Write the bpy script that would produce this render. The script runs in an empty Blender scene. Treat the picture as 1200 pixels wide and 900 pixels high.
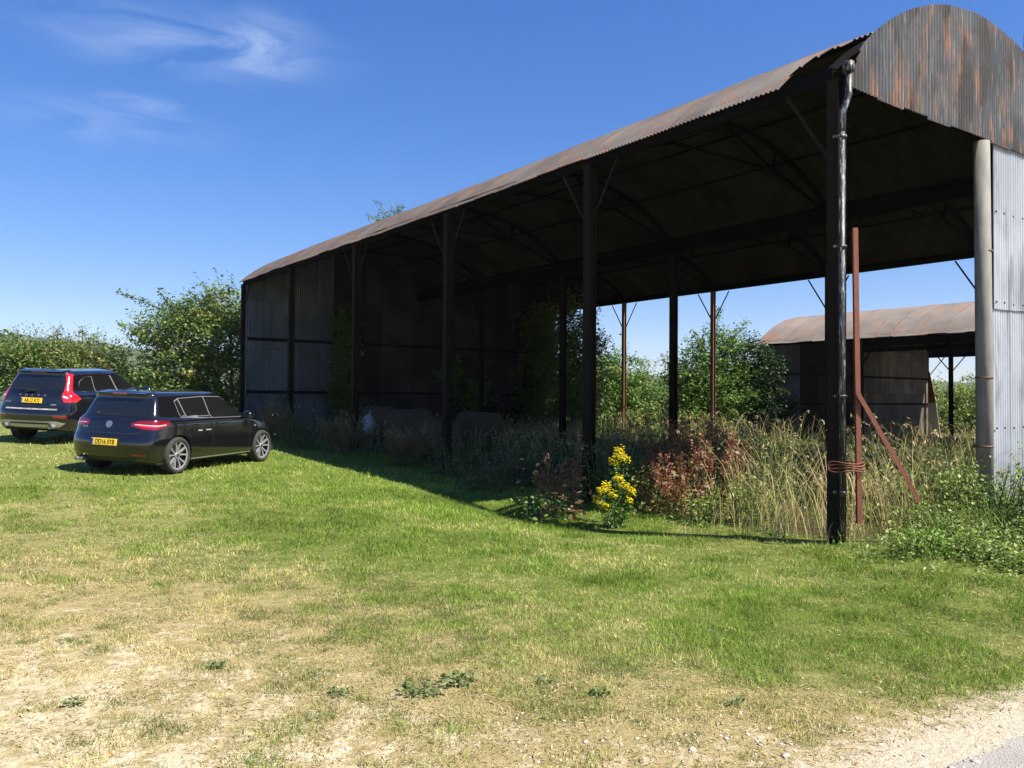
import bpy, bmesh, math, random
import numpy as np
from mathutils import Vector, Matrix
from mathutils.bvhtree import BVHTree
from mathutils.geometry import delaunay_2d_cdt
SC = bpy.context.scene
COL = SC.collection
R = math.radians
rng = np.random.default_rng(7)
random.seed(7)

# ------------------------------------------------------------------ camera
cd = bpy.data.cameras.new("camera"); cam = bpy.data.objects.new("camera", cd); COL.objects.link(cam)
cd.sensor_width = 36; cd.lens = 28.8; cd.clip_end = 6000; cd.clip_start = 0.05
cam.matrix_world = Matrix.Translation((0, 0, 1.7)) @ Matrix.Rotation(R(91.07), 4, 'X') @ Matrix.Rotation(R(0.4), 4, 'Z')
SC.camera = cam

# ------------------------------------------------------------------ light
SUN_AZ = math.atan2(.866, -.5); SUN_EL = R(50.5)
w = bpy.data.worlds.new("World"); SC.world = w; w.use_nodes = True
nt = w.node_tree; nt.nodes.clear()
def N(t, typ, **k):
    n = t.nodes.new(typ)
    for a, b in k.items(): setattr(n, a, b)
    return n
out = N(nt, 'ShaderNodeOutputWorld'); bg = N(nt, 'ShaderNodeBackground'); sky = N(nt, 'ShaderNodeTexSky')
sky.sky_type = 'NISHITA'; sky.sun_disc = False; sky.sun_elevation = SUN_EL; sky.sun_rotation = SUN_AZ
sky.air_density = 1.0; sky.dust_density = 0.1; sky.ozone_density = 1.6; sky.altitude = 100
bg.inputs[1].default_value = 0.058
# thin cirrus: noise on the sky direction, in two places of the sky
tc = N(nt, 'ShaderNodeTexCoord'); mp = N(nt, 'ShaderNodeMapping')
mp.inputs['Rotation'].default_value = (0, R(18), 0); mp.inputs['Scale'].default_value = (2.2, 2.2, 9); mp.inputs['Location'].default_value = (3.1, 1.4, .7)
nz = N(nt, 'ShaderNodeTexNoise'); nz.inputs['Scale'].default_value = 3.2; nz.inputs['Detail'].default_value = 12
nz.inputs['Roughness'].default_value = .62; nz.inputs['Distortion'].default_value = .9
nt.links.new(tc.outputs['Generated'], mp.inputs[0]); nt.links.new(mp.outputs[0], nz.inputs[0])
def skyspot(dirv, rad, amp):
    d = Vector(dirv).normalized()
    m = N(nt, 'ShaderNodeMapping', vector_type='POINT'); m.inputs['Location'].default_value = (-d.x, -d.y, -d.z)
    s = N(nt, 'ShaderNodeMapping'); s.inputs['Rotation'].default_value = (0, R(20), 0)
    s.inputs['Scale'].default_value = (1/rad[0], 1/rad[0], 1/rad[1])
    l = N(nt, 'ShaderNodeVectorMath', operation='LENGTH')
    r = N(nt, 'ShaderNodeMapRange'); r.interpolation_type = 'SMOOTHSTEP'
    r.inputs[1].default_value = 1; r.inputs[2].default_value = 0.1; r.inputs[3].default_value = 0; r.inputs[4].default_value = amp
    nt.links.new(tc.outputs['Generated'], m.inputs[0]); nt.links.new(m.outputs[0], s.inputs[0])
    nt.links.new(s.outputs[0], l.inputs[0]); nt.links.new(l.outputs['Value'], r.inputs[0])
    return r.outputs[0]
spots = [skyspot((-.40, 1, .435), (.22, .05), .30), skyspot((-.30, 1, .435), (.07, .05), .3), skyspot((-.50, 1, .335), (.16, .035), .24),
         skyspot((-.46, 1, .362), (.06, .012), .32)]
acc = spots[0]
for s_ in spots[1:]:
    a_ = N(nt, 'ShaderNodeMath', operation='ADD'); nt.links.new(acc, a_.inputs[0]); nt.links.new(s_, a_.inputs[1]); acc = a_.outputs[0]
rg = N(nt, 'ShaderNodeMapRange'); rg.inputs[1].default_value = .36; rg.inputs[2].default_value = .80
nt.links.new(nz.outputs[0], rg.inputs[0])
mu = N(nt, 'ShaderNodeMath', operation='MULTIPLY', use_clamp=True); nt.links.new(acc, mu.inputs[0]); nt.links.new(rg.outputs[0], mu.inputs[1])
hsv = N(nt, 'ShaderNodeHueSaturation'); hsv.inputs['Saturation'].default_value = 1.29
hsv.inputs['Hue'].default_value = .51
nt.links.new(sky.outputs[0], hsv.inputs['Color'])
mx = N(nt, 'ShaderNodeMix', data_type='RGBA'); mx.inputs[7].default_value = (6.5, 7.6, 9.2, 1)
nt.links.new(mu.outputs[0], mx.inputs[0]); sepc = N(nt, 'ShaderNodeSeparateColor'); cmb = N(nt, 'ShaderNodeCombineColor'); nt.links.new(hsv.outputs[0], sepc.inputs[0])
for ch, (pw, k_) in enumerate(((.95, .90), (.84, 1.14), (.75, 1.74))):      # clear summer sky: deeper blue overhead, blue down to the horizon
    a_ = N(nt, 'ShaderNodeMath', operation='POWER'); b_ = N(nt, 'ShaderNodeMath', operation='MULTIPLY')
    nt.links.new(sepc.outputs[ch], a_.inputs[0]); a_.inputs[1].default_value = pw; nt.links.new(a_.outputs[0], b_.inputs[0]); b_.inputs[1].default_value = k_
    nt.links.new(b_.outputs[0], cmb.inputs[ch])
nt.links.new(cmb.outputs[0], mx.inputs[6])
nt.links.new(mx.outputs[2], bg.inputs[0]); nt.links.new(bg.outputs[0], out.inputs[0])

sl = bpy.data.lights.new("sun", 'SUN'); sl.energy = 4.7; sl.angle = R(.5); sl.color = (1, .93, .81)
so = bpy.data.objects.new("sun", sl); COL.objects.link(so)
sdir = Vector((math.sin(SUN_AZ)*math.cos(SUN_EL), math.cos(SUN_AZ)*math.cos(SUN_EL), math.sin(SUN_EL)))
so.rotation_euler = sdir.to_track_quat('Z', 'Y').to_euler()
vs = SC.view_settings; vs.view_transform = 'Standard'; vs.look = 'None'; vs.exposure = 1.3; vs.gamma = 1
SC.render.engine = 'CYCLES'

# ------------------------------------------------------------------ naming helpers
def tag(o, label=None, cat=None, group=None, kind=None):
    if label: o['label'] = label
    if cat: o['category'] = cat
    if group: o['group'] = group
    if kind: o['kind'] = kind
    return o
def empty(name, loc=(0, 0, 0), rz=0):
    o = bpy.data.objects.new(name, None); COL.objects.link(o); o.location = loc; o.rotation_euler = (0, 0, rz); return o
def link_mesh(name, me, mats=(), parent=None):
    o = bpy.data.objects.new(name, me); COL.objects.link(o)
    for m in (mats if isinstance(mats, (list, tuple)) else [mats]): me.materials.append(m)
    if parent: o.parent = parent
    return o
def np_mesh(name, V, F, mats, parent=None, col=None, smooth=False, midx=None):
    """V (n,3); F list of (m,k) int arrays; col (n,3) vertex colour of the thing itself"""
    me = bpy.data.meshes.new(name); V = np.asarray(V, dtype=np.float32)
    F = [np.asarray(f, dtype=np.int32) for f in F if len(f)]
    me.vertices.add(len(V)); me.vertices.foreach_set('co', V.ravel())
    nl = sum(f.size for f in F); npol = sum(len(f) for f in F)
    me.loops.add(nl); me.loops.foreach_set('vertex_index', np.concatenate([f.ravel() for f in F]))
    me.polygons.add(npol)
    tot = np.concatenate([np.full(len(f), f.shape[1]) for f in F]); st = np.concatenate([[0], np.cumsum(tot)[:-1]])
    me.polygons.foreach_set('loop_start', st.astype(np.int32)); me.polygons.foreach_set('loop_total', tot.astype(np.int32))
    if smooth: me.polygons.foreach_set('use_smooth', np.ones(npol, dtype=bool))
    if midx is not None: me.polygons.foreach_set('material_index', np.asarray(midx, dtype=np.int32))
    me.update(calc_edges=True)
    if col is not None:
        a = me.attributes.new('tint', 'FLOAT_COLOR', 'POINT')
        c = np.ones((len(V), 4), dtype=np.float32); c[:, :3] = col; a.data.foreach_set('color', c.ravel())
    return link_mesh(name, me, mats, parent)

class MB:
    """collects simple solids into one mesh"""
    def __init__(s): s.bm = bmesh.new()
    def box(s, a, b, bevel=0):
        a = Vector(a); b = Vector(b)
        r = bmesh.ops.create_cube(s.bm, size=1, matrix=Matrix.Translation((a+b)/2) @ Matrix.Diagonal((b.x-a.x, b.y-a.y, b.z-a.z, 1)))
        if bevel: bmesh.ops.bevel(s.bm, geom=list({e for v in r['verts'] for e in v.link_edges}), offset=bevel, segments=1, affect='EDGES')
        return s
    def bar(s, p, q, wd=.05, hg=.05, up=(0, 0, 1)):
        p = Vector(p); q = Vector(q); x = (q-p).normalized(); y = Vector(up).cross(x)
        if y.length < 1e-4: y = Vector((0, 1, 0)).cross(x)
        y.normalize(); z = x.cross(y)
        m = Matrix((x, y, z)).transposed().to_4x4(); m.translation = (p+q)/2
        bmesh.ops.create_cube(s.bm, size=1, matrix=m @ Matrix.Diagonal(((q-p).length, wd, hg, 1))); return s
    def angle(s, p, q, wd=.06, t=.008, up=(0, 0, 1), fl=1):
        """L section"""
        p = Vector(p); q = Vector(q); x = (q-p).normalized(); y = Vector(up).cross(x).normalized(); z = x.cross(y)
        s.bar(p, q, t, wd, up); o = y*fl*(wd/2+t/2) - z*(wd/2-t/2)
        s.bar(p+o, q+o, wd, t, up); return s
    def tube(s, pts, r, n=8, cap=True):
        rs = r if hasattr(r, '__len__') else [r]*len(pts)
        pts = [Vector(p) for p in pts]; rings = []
        for i, p in enumerate(pts):
            t = (pts[min(i+1, len(pts)-1)]-pts[max(i-1, 0)]).normalized()
            a = t.cross(Vector((0, 0, 1)) if abs(t.z) < .9 else Vector((1, 0, 0))).normalized(); b = t.cross(a)
            rings.append([s.bm.verts.new(p+(a*math.cos(k*math.tau/n)+b*math.sin(k*math.tau/n))*rs[i]) for k in range(n)])
        for A, B in zip(rings, rings[1:]):
            for k in range(n): s.bm.faces.new((A[k], A[(k+1) % n], B[(k+1) % n], B[k])).smooth = True
        if cap: s.bm.faces.new(rings[0]); s.bm.faces.new(rings[-1][::-1])
        return s
    def prism(s, outline, axis, lo, hi):
        """outline [(a,b)]; axis 'x','y','z' extruded lo..hi"""
        def P(a, b, c): return {'x': (c, a, b), 'y': (a, c, b), 'z': (a, b, c)}[axis]
        A = [s.bm.verts.new(P(a, b, lo)) for a, b in outline]; B = [s.bm.verts.new(P(a, b, hi)) for a, b in outline]
        s.bm.faces.new(A[::-1]); s.bm.faces.new(B); n = len(A)
        for k in range(n): s.bm.faces.new((A[k], A[(k+1) % n], B[(k+1) % n], B[k]))
        return s
    def build(s, name, mat, parent=None, mats=None):
        bmesh.ops.recalc_face_normals(s.bm, faces=s.bm.faces)
        me = bpy.data.meshes.new(name); s.bm.to_mesh(me); s.bm.free()
        return link_mesh(name, me, mats or mat, parent)

# ------------------------------------------------------------------ materials
def mat(name):
    m = bpy.data.materials.new(name); m.use_nodes = True
    return m, m.node_tree, m.node_tree.nodes['Principled BSDF']
def simple(name, c, rough=.6, metal=0, spec=.5, coat=0, bump=0, bscale=60, var=0):
    m, t, p = mat(name); p.inputs['Base Color'].default_value = (*c, 1); p.inputs['Roughness'].default_value = rough
    p.inputs['Metallic'].default_value = metal; p.inputs['Specular IOR Level'].default_value = spec
    p.inputs['Coat Weight'].default_value = coat; p.inputs['Coat Roughness'].default_value = .03
    if bump or var:
        co = N(t, 'ShaderNodeTexCoord'); n = N(t, 'ShaderNodeTexNoise'); n.inputs['Scale'].default_value = bscale; n.inputs['Detail'].default_value = 5
        t.links.new(co.outputs['Object'], n.inputs[0])
        if bump:
            b = N(t, 'ShaderNodeBump'); b.inputs['Strength'].default_value = bump; b.inputs['Distance'].default_value = .01
            t.links.new(n.outputs[0], b.inputs['Height']); t.links.new(b.outputs[0], p.inputs['Normal'])
        if var:
            r = N(t, 'ShaderNodeMix', data_type='RGBA'); r.inputs[6].default_value = (*[x*(1-var) for x in c], 1); r.inputs[7].default_value = (*[min(1, x*(1+var)) for x in c], 1)
            t.links.new(n.outputs[0], r.inputs[0]); t.links.new(r.outputs[2], p.inputs['Base Color'])
    return m
class G:
    """small node-graph helper"""
    def __init__(s, t): s.t = t
    def lk(s, a, inp):
        if isinstance(a, (int, float)): inp.default_value = a
        elif isinstance(a, tuple): inp.default_value = (*a, 1) if len(a) == 3 and len(inp.default_value) == 4 else a
        else: s.t.links.new(a, inp)
    def co(s, kind='Object'): return N(s.t, 'ShaderNodeTexCoord').outputs[kind]
    def map(s, v, scale=(1, 1, 1), loc=(0, 0, 0)):
        n = N(s.t, 'ShaderNodeMapping'); s.lk(v, n.inputs[0]); n.inputs['Scale'].default_value = scale; n.inputs['Location'].default_value = loc; return n.outputs[0]
    def noise(s, v, sc, det=4, rough=.55, dist=0, col=False):
        n = N(s.t, 'ShaderNodeTexNoise'); s.lk(v, n.inputs[0]); n.inputs['Scale'].default_value = sc; n.inputs['Detail'].default_value = det
        n.inputs['Roughness'].default_value = rough; n.inputs['Distortion'].default_value = dist; return n.outputs[1 if col else 0]
    def m(s, op, a, b=0, c=0, clamp=False):
        n = N(s.t, 'ShaderNodeMath', operation=op, use_clamp=clamp); s.lk(a, n.inputs[0]); s.lk(b, n.inputs[1]); s.lk(c, n.inputs[2]); return n.outputs[0]
    def rng(s, a, lo, hi, o0=0, o1=1):
        n = N(s.t, 'ShaderNodeMapRange'); n.interpolation_type = 'SMOOTHSTEP'; s.lk(a, n.inputs[0])
        for k, v in zip((1, 2, 3, 4), (lo, hi, o0, o1)): n.inputs[k].default_value = v
        return n.outputs[0]
    def mix(s, f, a, b):
        n = N(s.t, 'ShaderNodeMix', data_type='RGBA'); s.lk(f, n.inputs[0]); s.lk(a, n.inputs[6]); s.lk(b, n.inputs[7]); return n.outputs[2]
    def sep(s, v):
        n = N(s.t, 'ShaderNodeSeparateXYZ'); s.lk(v, n.inputs[0]); return n.outputs
    def comb(s, x, y, z):
        n = N(s.t, 'ShaderNodeCombineXYZ'); s.lk(x, n.inputs[0]); s.lk(y, n.inputs[1]); s.lk(z, n.inputs[2]); return n.outputs[0]
    def white(s, v):
        n = N(s.t, 'ShaderNodeTexWhiteNoise'); s.lk(v, n.inputs[0]); return n.outputs[0]
    def bump(s, h, p, st=.5, dist=.01):
        n = N(s.t, 'ShaderNodeBump'); n.inputs['Strength'].default_value = st; n.inputs['Distance'].default_value = dist
        s.lk(h, n.inputs['Height']); s.t.links.new(n.outputs[0], p.inputs['Normal'])

def sheet_mat(name, base, base2, rust, rust_amt, across='y', streak='x', rough=.6, metal=.0, width=.66, dirt=.5, pale=(.27, .24, .20), pale_amt=0.0, sheetvar=.35, row=2.1, stretch=.45, sc0=3.0, spec=.35, seam=.6, rib_shade=.5):
    """weathered corrugated iron: per-sheet tone, rust, dark run-off stains along the corrugation"""
    m, t, p = mat(name); g = G(t); c = g.co(); xyz = g.sep(c); ia = 'xyz'.index(across); js = 'xyz'.index(streak)
    idx = g.m('FLOOR', g.m('DIVIDE', xyz[ia], width)); row_ = g.m('FLOOR', g.m('DIVIDE', xyz[js], row))
    w_ = g.white(g.comb(idx, row_, 3.0))
    sc = [sc0]*3; sc[js] = stretch; st = g.map(c, tuple(sc))
    off = N(t, 'ShaderNodeVectorMath', operation='ADD'); g.lk(st, off.inputs[0]); g.lk(g.comb(g.m('MULTIPLY', w_, 9), g.m('MULTIPLY', w_, 7), 0.0), off.inputs[1])
    n1 = g.noise(off.outputs[0], 1.0, 6, .62, .3)
    n2 = g.noise(c, .9, 5, .6, .4)
    fine = [22.0]*3; fine[js] = 2.0; n3 = g.noise(g.map(c, tuple(fine)), 1.0, 3, .6)
    col = g.mix(g.rng(n2, .35, .65), base, base2)
    dk = g.mix(g.m('MULTIPLY', w_, sheetvar), col, tuple(x*.35 for x in base))
    if pale_amt: dk = g.mix(g.m('MULTIPLY', g.rng(n3, .5, .75), pale_amt), dk, pale)
    rf = g.m('ADD', g.m('MULTIPLY', n1, .7), g.m('MULTIPLY', n3, .3)); rr = g.rng(rf, .62-rust_amt*.25, .74-rust_amt*.22)
    rc = g.mix(n3, rust, tuple(min(1, x*1.9) for x in rust))
    c2 = g.mix(g.m('MULTIPLY', rr, .9), dk, rc)
    n4 = g.noise(off.outputs[0], .8, 4, .6); stn = g.m('MULTIPLY', g.rng(g.m('ADD', g.m('MULTIPLY', n4, .75), g.m('MULTIPLY', n3, .25)), .5, .62), dirt)
    c3 = g.mix(stn, c2, (.035, .032, .03))
    fr = g.m('FRACT', g.m('DIVIDE', xyz[ia], width)); ln = g.m('MULTIPLY', g.rng(fr, .055, .0), g.m('MULTIPLY', g.rng(n1, .3, .6), seam))
    fz = g.m('FRACT', g.m('DIVIDE', xyz[js], row)); lz = g.m('MULTIPLY', g.rng(fz, .03, .0), g.m('MULTIPLY', g.rng(n1, .35, .6), seam))
    c3 = g.mix(g.m('MAXIMUM', ln, lz), c3, (.02, .018, .016))
    co_ = g.m('COSINE', g.m('MULTIPLY', xyz[ia], math.tau/.076))           # rib shading painted into the colour: valleys of the corrugation darkened
    c3 = g.mix(g.m('MULTIPLY', g.rng(co_, .1, -.9), g.m('MULTIPLY', g.m('ADD', .6, n3), rib_shade)), c3, (.03, .027, .024))
    g.lk(c3, p.inputs['Base Color']); p.inputs['Metallic'].default_value = metal
    g.lk(g.m('ADD', rough, g.m('MULTIPLY', rr, .2)), p.inputs['Roughness']); p.inputs['Specular IOR Level'].default_value = spec
    g.bump(n3, p, .25, .004)
    return m
M = {}
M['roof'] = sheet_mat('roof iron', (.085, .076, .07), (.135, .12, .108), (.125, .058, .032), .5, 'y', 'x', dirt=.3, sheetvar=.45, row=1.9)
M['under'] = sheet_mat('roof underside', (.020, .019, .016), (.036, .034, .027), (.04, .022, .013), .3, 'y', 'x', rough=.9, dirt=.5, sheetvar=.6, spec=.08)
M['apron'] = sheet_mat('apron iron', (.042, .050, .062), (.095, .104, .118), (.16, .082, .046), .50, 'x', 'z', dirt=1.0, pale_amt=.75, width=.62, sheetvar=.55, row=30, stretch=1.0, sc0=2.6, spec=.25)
M['galv'] = sheet_mat('galvanised sheet', (.28, .305, .345), (.38, .41, .45), (.22, .15, .10), -.35, 'x', 'z', rough=.55, dirt=.45, width=.61, sheetvar=.10, row=40, seam=.6, rib_shade=.40)
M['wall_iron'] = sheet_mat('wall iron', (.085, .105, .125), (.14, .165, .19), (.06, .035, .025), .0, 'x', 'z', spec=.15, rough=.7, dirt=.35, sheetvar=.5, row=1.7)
M['wall_dark'] = sheet_mat('shaded wall iron', (.025, .025, .024), (.055, .054, .05), (.03, .018, .012), .25, 'x', 'z', spec=.08, rough=.85, dirt=.6, sheetvar=.9, row=1.7)  # darker copy of the wall iron, barn shade put into the base colour
M['steel'] = simple('rusted dark steel', (.016, .011, .008), .85, spec=.12, bump=.3, bscale=40, var=.5)
M['truss'] = simple('black iron', (.007, .006, .006), .9, spec=.05, var=.4, bscale=10)
M['rear_steel'] = simple('rust brown steel', (.13, .065, .035), .75, bump=.3, var=.5, bscale=18)
M['red_iron'] = simple('red oxide iron', (.17, .052, .028), .75, bump=.4, var=.35, bscale=25)
m, t, p = mat('flaking black pipe'); g = G(t); c = g.co(); n_ = g.noise(g.map(c, (60, 60, 7)), 1, 5, .7)
g.lk(g.mix(g.rng(n_, .54, .60), (.010, .010, .011), (.26, .27, .28)), p.inputs['Base Color']); p.inputs['Roughness'].default_value = .5; g.bump(n_, p, .7, .004); M['pipe'] = m
m, t, p = mat('weathered pole'); g = G(t); c = g.co(); n_ = g.noise(g.map(c, (9, 9, 2.5)), 1, 5, .65)
g.lk(g.mix(g.rng(n_, .3, .7), (.13, .125, .11), (.20, .19, .17)), p.inputs['Base Color']); p.inputs['Roughness'].default_value = .8; g.bump(n_, p, .5, .006); M['pole'] = m
def tint_mat(name, rough=.6, trans=.35, spec=.25, sat=1.0):
    m = bpy.data.materials.new(name); m.use_nodes = True; t = m.node_tree; p = t.nodes['Principled BSDF']
    a = N(t, 'ShaderNodeAttribute', attribute_name='tint'); o = t.nodes['Material Output']
    p.inputs['Roughness'].default_value = rough; p.inputs['Specular IOR Level'].default_value = spec
    t.links.new(a.outputs['Color'], p.inputs['Base Color'])
    if trans:
        tr = N(t, 'ShaderNodeBsdfTranslucent'); ms = N(t, 'ShaderNodeMixShader'); ms.inputs[0].default_value = trans
        t.links.new(a.outputs['Color'], tr.inputs[0]); t.links.new(p.outputs[0], ms.inputs[1]); t.links.new(tr.outputs[0], ms.inputs[2]); t.links.new(ms.outputs[0], o.inputs[0])
    return m
M['leaf'] = tint_mat('leaf', .5, .32, .35)
M['grass'] = tint_mat('grass blade', .6, .35, .2)
M['bark'] = simple('bark', (.09, .07, .05), .9, bump=.6, bscale=25, var=.4)
M['flower'] = tint_mat('flower', .6, .15, .2)

# ------------------------------------------------------------------ numpy noise
_perm = np.random.default_rng(3).random((256, 256)).astype(np.float32)
def vnoise(x, y):
    xi = np.floor(x).astype(int); yi = np.floor(y).astype(int); fx = x-xi; fy = y-yi
    fx = fx*fx*(3-2*fx); fy = fy*fy*(3-2*fy); a = _perm[xi & 255, yi & 255]; b = _perm[(xi+1) & 255, yi & 255]
    c = _perm[xi & 255, (yi+1) & 255]; d = _perm[(xi+1) & 255, (yi+1) & 255]
    return (a*(1-fx)+b*fx)*(1-fy)+(c*(1-fx)+d*fx)*fy
def fbm(x, y, o=4):
    s = 0; a = .5; tot = 0
    for k in range(o): s = s+a*vnoise(x*2**k+17.3*k, y*2**k+9.1*k); tot += a; a *= .5
    return s/tot
def smooth(t): t = np.clip(t, 0, 1); return t*t*(3-2*t)

# ------------------------------------------------------------------ the lie of the land
TH = R(35.72); P1 = np.array([3.96, 10.0]); nx, ny = math.cos(TH), math.sin(TH); dx, dy = -ny, nx
def ST(x, y):
    ax = x-P1[0]; ay = y-P1[1]; return ax*nx+ay*ny, ax*dx+ay*dy
def WP(s, T): return P1[0]+s*nx+T*dx, P1[1]+s*ny+T*dy
def zg(x, y):
    x = np.asarray(x, dtype=float); y = np.asarray(y, dtype=float); s, T = ST(x, y)
    z = .70*np.clip(T/18, 0, 1.5)**1.35*(.72+.28*smooth(-s/5))
    z = z*(1-.55*smooth((s-.5)/6))
    z = z - .035*np.clip(T-26, 0, 400)**1.0*.6 - .02*np.clip(s-22, 0, 400)
    z = np.maximum(z, -12+0*z)
    z = z + .05*(fbm(x*.35, y*.35, 3)-.5)*smooth(np.hypot(x, y)/4)
    z = z - .18*np.exp(-((s+1.1)/1.9)**2-((T-3.2)/2.6)**2)                      # hollow in front of the first bay
    z = z + .0*smooth((4.0-np.hypot((x-5.6)/2.2, (y-8.9)/1.6)*4)/4)      # low bank by the gable sheet
    return z
def road_d(x, y):
    """signed distance from the track edge, positive = on the track"""
    return (x-2.20)*.53*1.02-(y-4.20)*.85 + .09*(fbm(x*1.3, y*1.3, 3)-.5)*2
CP = np.array([(-9.76, 17.03, 0.4), (-5.84, 14.02, 0.35), (-5.93, 10.35, 0.55), (-3.77, 10.35, 0.5), (-3.55, 17.03, 0.05), (-1.08, 10.35, 0.05), (0.0, 11.91, 0.1), (-1.43, 9.16, 0.1), (-2.38, 9.16, 0.25), (-3.89, 6.8, 0.8), (-3.1, 7.44, 0.7), (-2.12, 6.8, 0.75), (-1.42, 6.8, 0.5), (-2.53, 5.41, 0.97), (-1.69, 5.41, 0.95), (-0.91, 5.8, 0.75), (-0.28, 5.41, 0.7), (0.0, 6.26, 0.3), (0.71, 6.8, 0.15), (0.95, 9.16, 0.3), (2.16, 10.35, 0.35), (1.63, 6.26, 0.1), (2.33, 5.6, 0.1), (2.64, 5.06, 0.25), (3.59, 6.26, 0.35), (2.32, 7.44, 0.25), (1.64, 4.49, 0.6), (0.5, 4.76, 0.55), (0.11, 5.06, 0.55), (-1.36, 4.36, 0.9), (-2.5, 4.36, 0.85), (-2.0, 3.84, 0.95), (-0.43, 4.14, 0.95), (0.86, 4.14, 0.97), (1.68, 4.03, 1), (2.92, 4.76, 0.8), (3.61, 8.66, 0.3), (-1.46, 14.02, 0.03), (2.15, 4.14, 0.98), (-0.8, 3.84, 0.97), (-5.31, 6.8, 0.7), (-3.45, 4.14, 0.9), (4.08, 5.6, 0.5), (5.18, 7.1, 0.3), (-3, 1, 1), (0, 1, 1), (3, 1, 1)])
def dry(x, y):
    x = np.asarray(x, dtype=float); y = np.asarray(y, dtype=float); num = np.zeros_like(x); den = np.zeros_like(x)+1e-5
    num += 1e-5*.3
    for a, b, v in CP:
        r = .13*b+.15; k = np.exp(-((x-a)**2+(y-b)**2)/(2*r*r)); num += k*v; den += k
    return num/den

# ground sheet: fine near the camera, coarse to the horizon
def axis(lim):
    a = [0.0]; st = .14
    while a[-1] < lim:
        if a[-1] > 14: st *= 1.13
        a.append(a[-1]+st)
    a = np.array(a); return np.concatenate([-a[::-1][:-1], a])
gx = axis(1000); gy = axis(1000)+7
X, Y = np.meshgrid(gx, gy); Zg = zg(X, Y)
V = np.stack([X.ravel(), Y.ravel(), Zg.ravel()], 1); nxn = len(gx); nyn = len(gy)
ii, jj = np.meshgrid(np.arange(nxn-1), np.arange(nyn-1)); i0 = (jj*nxn+ii).ravel()
F = np.stack([i0, i0+1, i0+1+nxn, i0+nxn], 1)
ground = np_mesh('ground', V, [F], [], smooth=True); tag(ground, kind='structure')
me = ground.data
a = me.attributes.new('dry', 'FLOAT', 'POINT'); a.data.foreach_set('value', dry(X, Y).ravel().astype(np.float32))
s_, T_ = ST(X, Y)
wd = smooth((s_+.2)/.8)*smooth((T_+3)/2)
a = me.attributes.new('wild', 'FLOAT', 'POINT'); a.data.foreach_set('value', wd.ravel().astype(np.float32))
a = me.attributes.new('road', 'FLOAT', 'POINT'); a.data.foreach_set('value', road_d(X, Y).ravel().astype(np.float32))
m, t, p = mat('turf and dry earth'); g = G(t); c = g.co()
def att(nm): return N(t, 'ShaderNodeAttribute', attribute_name=nm).outputs['Fac']
d_ = att('dry'); r_ = att('road'); wl = att('wild')
na = g.noise(c, 2.2, 6, .65); nb = g.noise(c, 9, 6, .7); nc = g.noise(c, 45, 4, .7); nd = g.noise(c, 160, 3, .7)
vo = N(t, 'ShaderNodeTexVoronoi'); vo.inputs['Scale'].default_value = 70; g.lk(c, vo.inputs[0])
green = g.mix(nb, (.075, .12, .018), (.16, .21, .035)); straw = g.mix(nc, (.27, .215, .095), (.46, .38, .19))
soil = g.mix(nc, (.42, .33, .20), (.88, .77, .56))
dd = g.rng(g.m('ADD', d_, g.m('MULTIPLY', g.m('SUBTRACT', nb, .5), 1.1)), .25, .75)
c1 = g.mix(dd, green, straw)
bare = g.rng(g.m('ADD', g.m('MULTIPLY', d_, .55), g.m('MULTIPLY', g.m('ADD', g.m('MULTIPLY', na, .4), g.m('MULTIPLY', nb, .6)), .9)),   .86, 1.02)
c2 = g.mix(bare, c1, soil)
# gravelly verge beside the track
grav = g.mix(vo.outputs['Color'], (.22, .18, .14), (.62, .56, .48))
gf = g.rng(g.m('ADD', r_, g.m('MULTIPLY', g.m('SUBTRACT', nb, .5), .9)), -.40, .02)
c3 = g.mix(gf, c2, g.mix(.55, grav, soil))
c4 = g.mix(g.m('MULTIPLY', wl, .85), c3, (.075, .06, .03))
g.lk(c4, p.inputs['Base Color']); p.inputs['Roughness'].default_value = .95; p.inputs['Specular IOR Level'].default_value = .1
g.bump(g.m('ADD', g.m('MULTIPLY', nb, 1.0), g.m('ADD', g.m('MULTIPLY', nc, .5), g.m('MULTIPLY', nd, .25))), p, .9, .05)
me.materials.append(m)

# the track (old pale tarmac) in the near right corner
def strip(d0, d1, L, n=60):
    pts = []
    for k in range(n+1):
        u = -L+2*L*k/n; row_ = []
        for dd_ in np.linspace(d0, d1, 9):
            q = dd_
            x = 2.20+.85*u+.53*q; y = 4.20+.53*u-.85*q
            row_.append((x, y))
        pts.append(row_)
    return pts
rows = strip(0, 3.2, 14, 900); V = []; F = []
for i, rw in enumerate(rows):
    for j, (x, y) in enumerate(rw):
        if j == 0:
            wv = .22*(fbm(np.array(x*2.1), np.array(y*2.1), 5)-.5)*2+.05*(vnoise(np.array(x*26.), np.array(y*26.))-.5)
            x -= .53*wv; y += .85*wv
        V.append((x, y, float(zg(x, y))+.012-(0.02 if j in (0, 8) else 0)))
for i in range(len(rows)-1):
    for j in range(8): a0 = i*9+j; F.append((a0, a0+1, a0+10, a0+9))
m, t, p = mat('worn pale tarmac'); g = G(t); c = g.co(); n1 = g.noise(c, 3, 5, .6); n2 = g.noise(c, 130, 3, .7); v2 = N(t, 'ShaderNodeTexVoronoi'); v2.inputs['Scale'].default_value = 110; g.lk(c, v2.inputs[0])
cc = g.mix(n1, (.24, .225, .20), (.44, .41, .36)); cc = g.mix(g.rng(n2, .5, .75), cc, (.50, .47, .43)); cc = g.mix(g.m('MULTIPLY', v2.outputs['Distance'], .5), cc, (.12, .11, .10))
g.lk(cc, p.inputs['Base Color']); p.inputs['Roughness'].default_value = .9; g.bump(g.m('ADD', n2, v2.outputs['Distance']), p, .7, .008)
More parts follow.
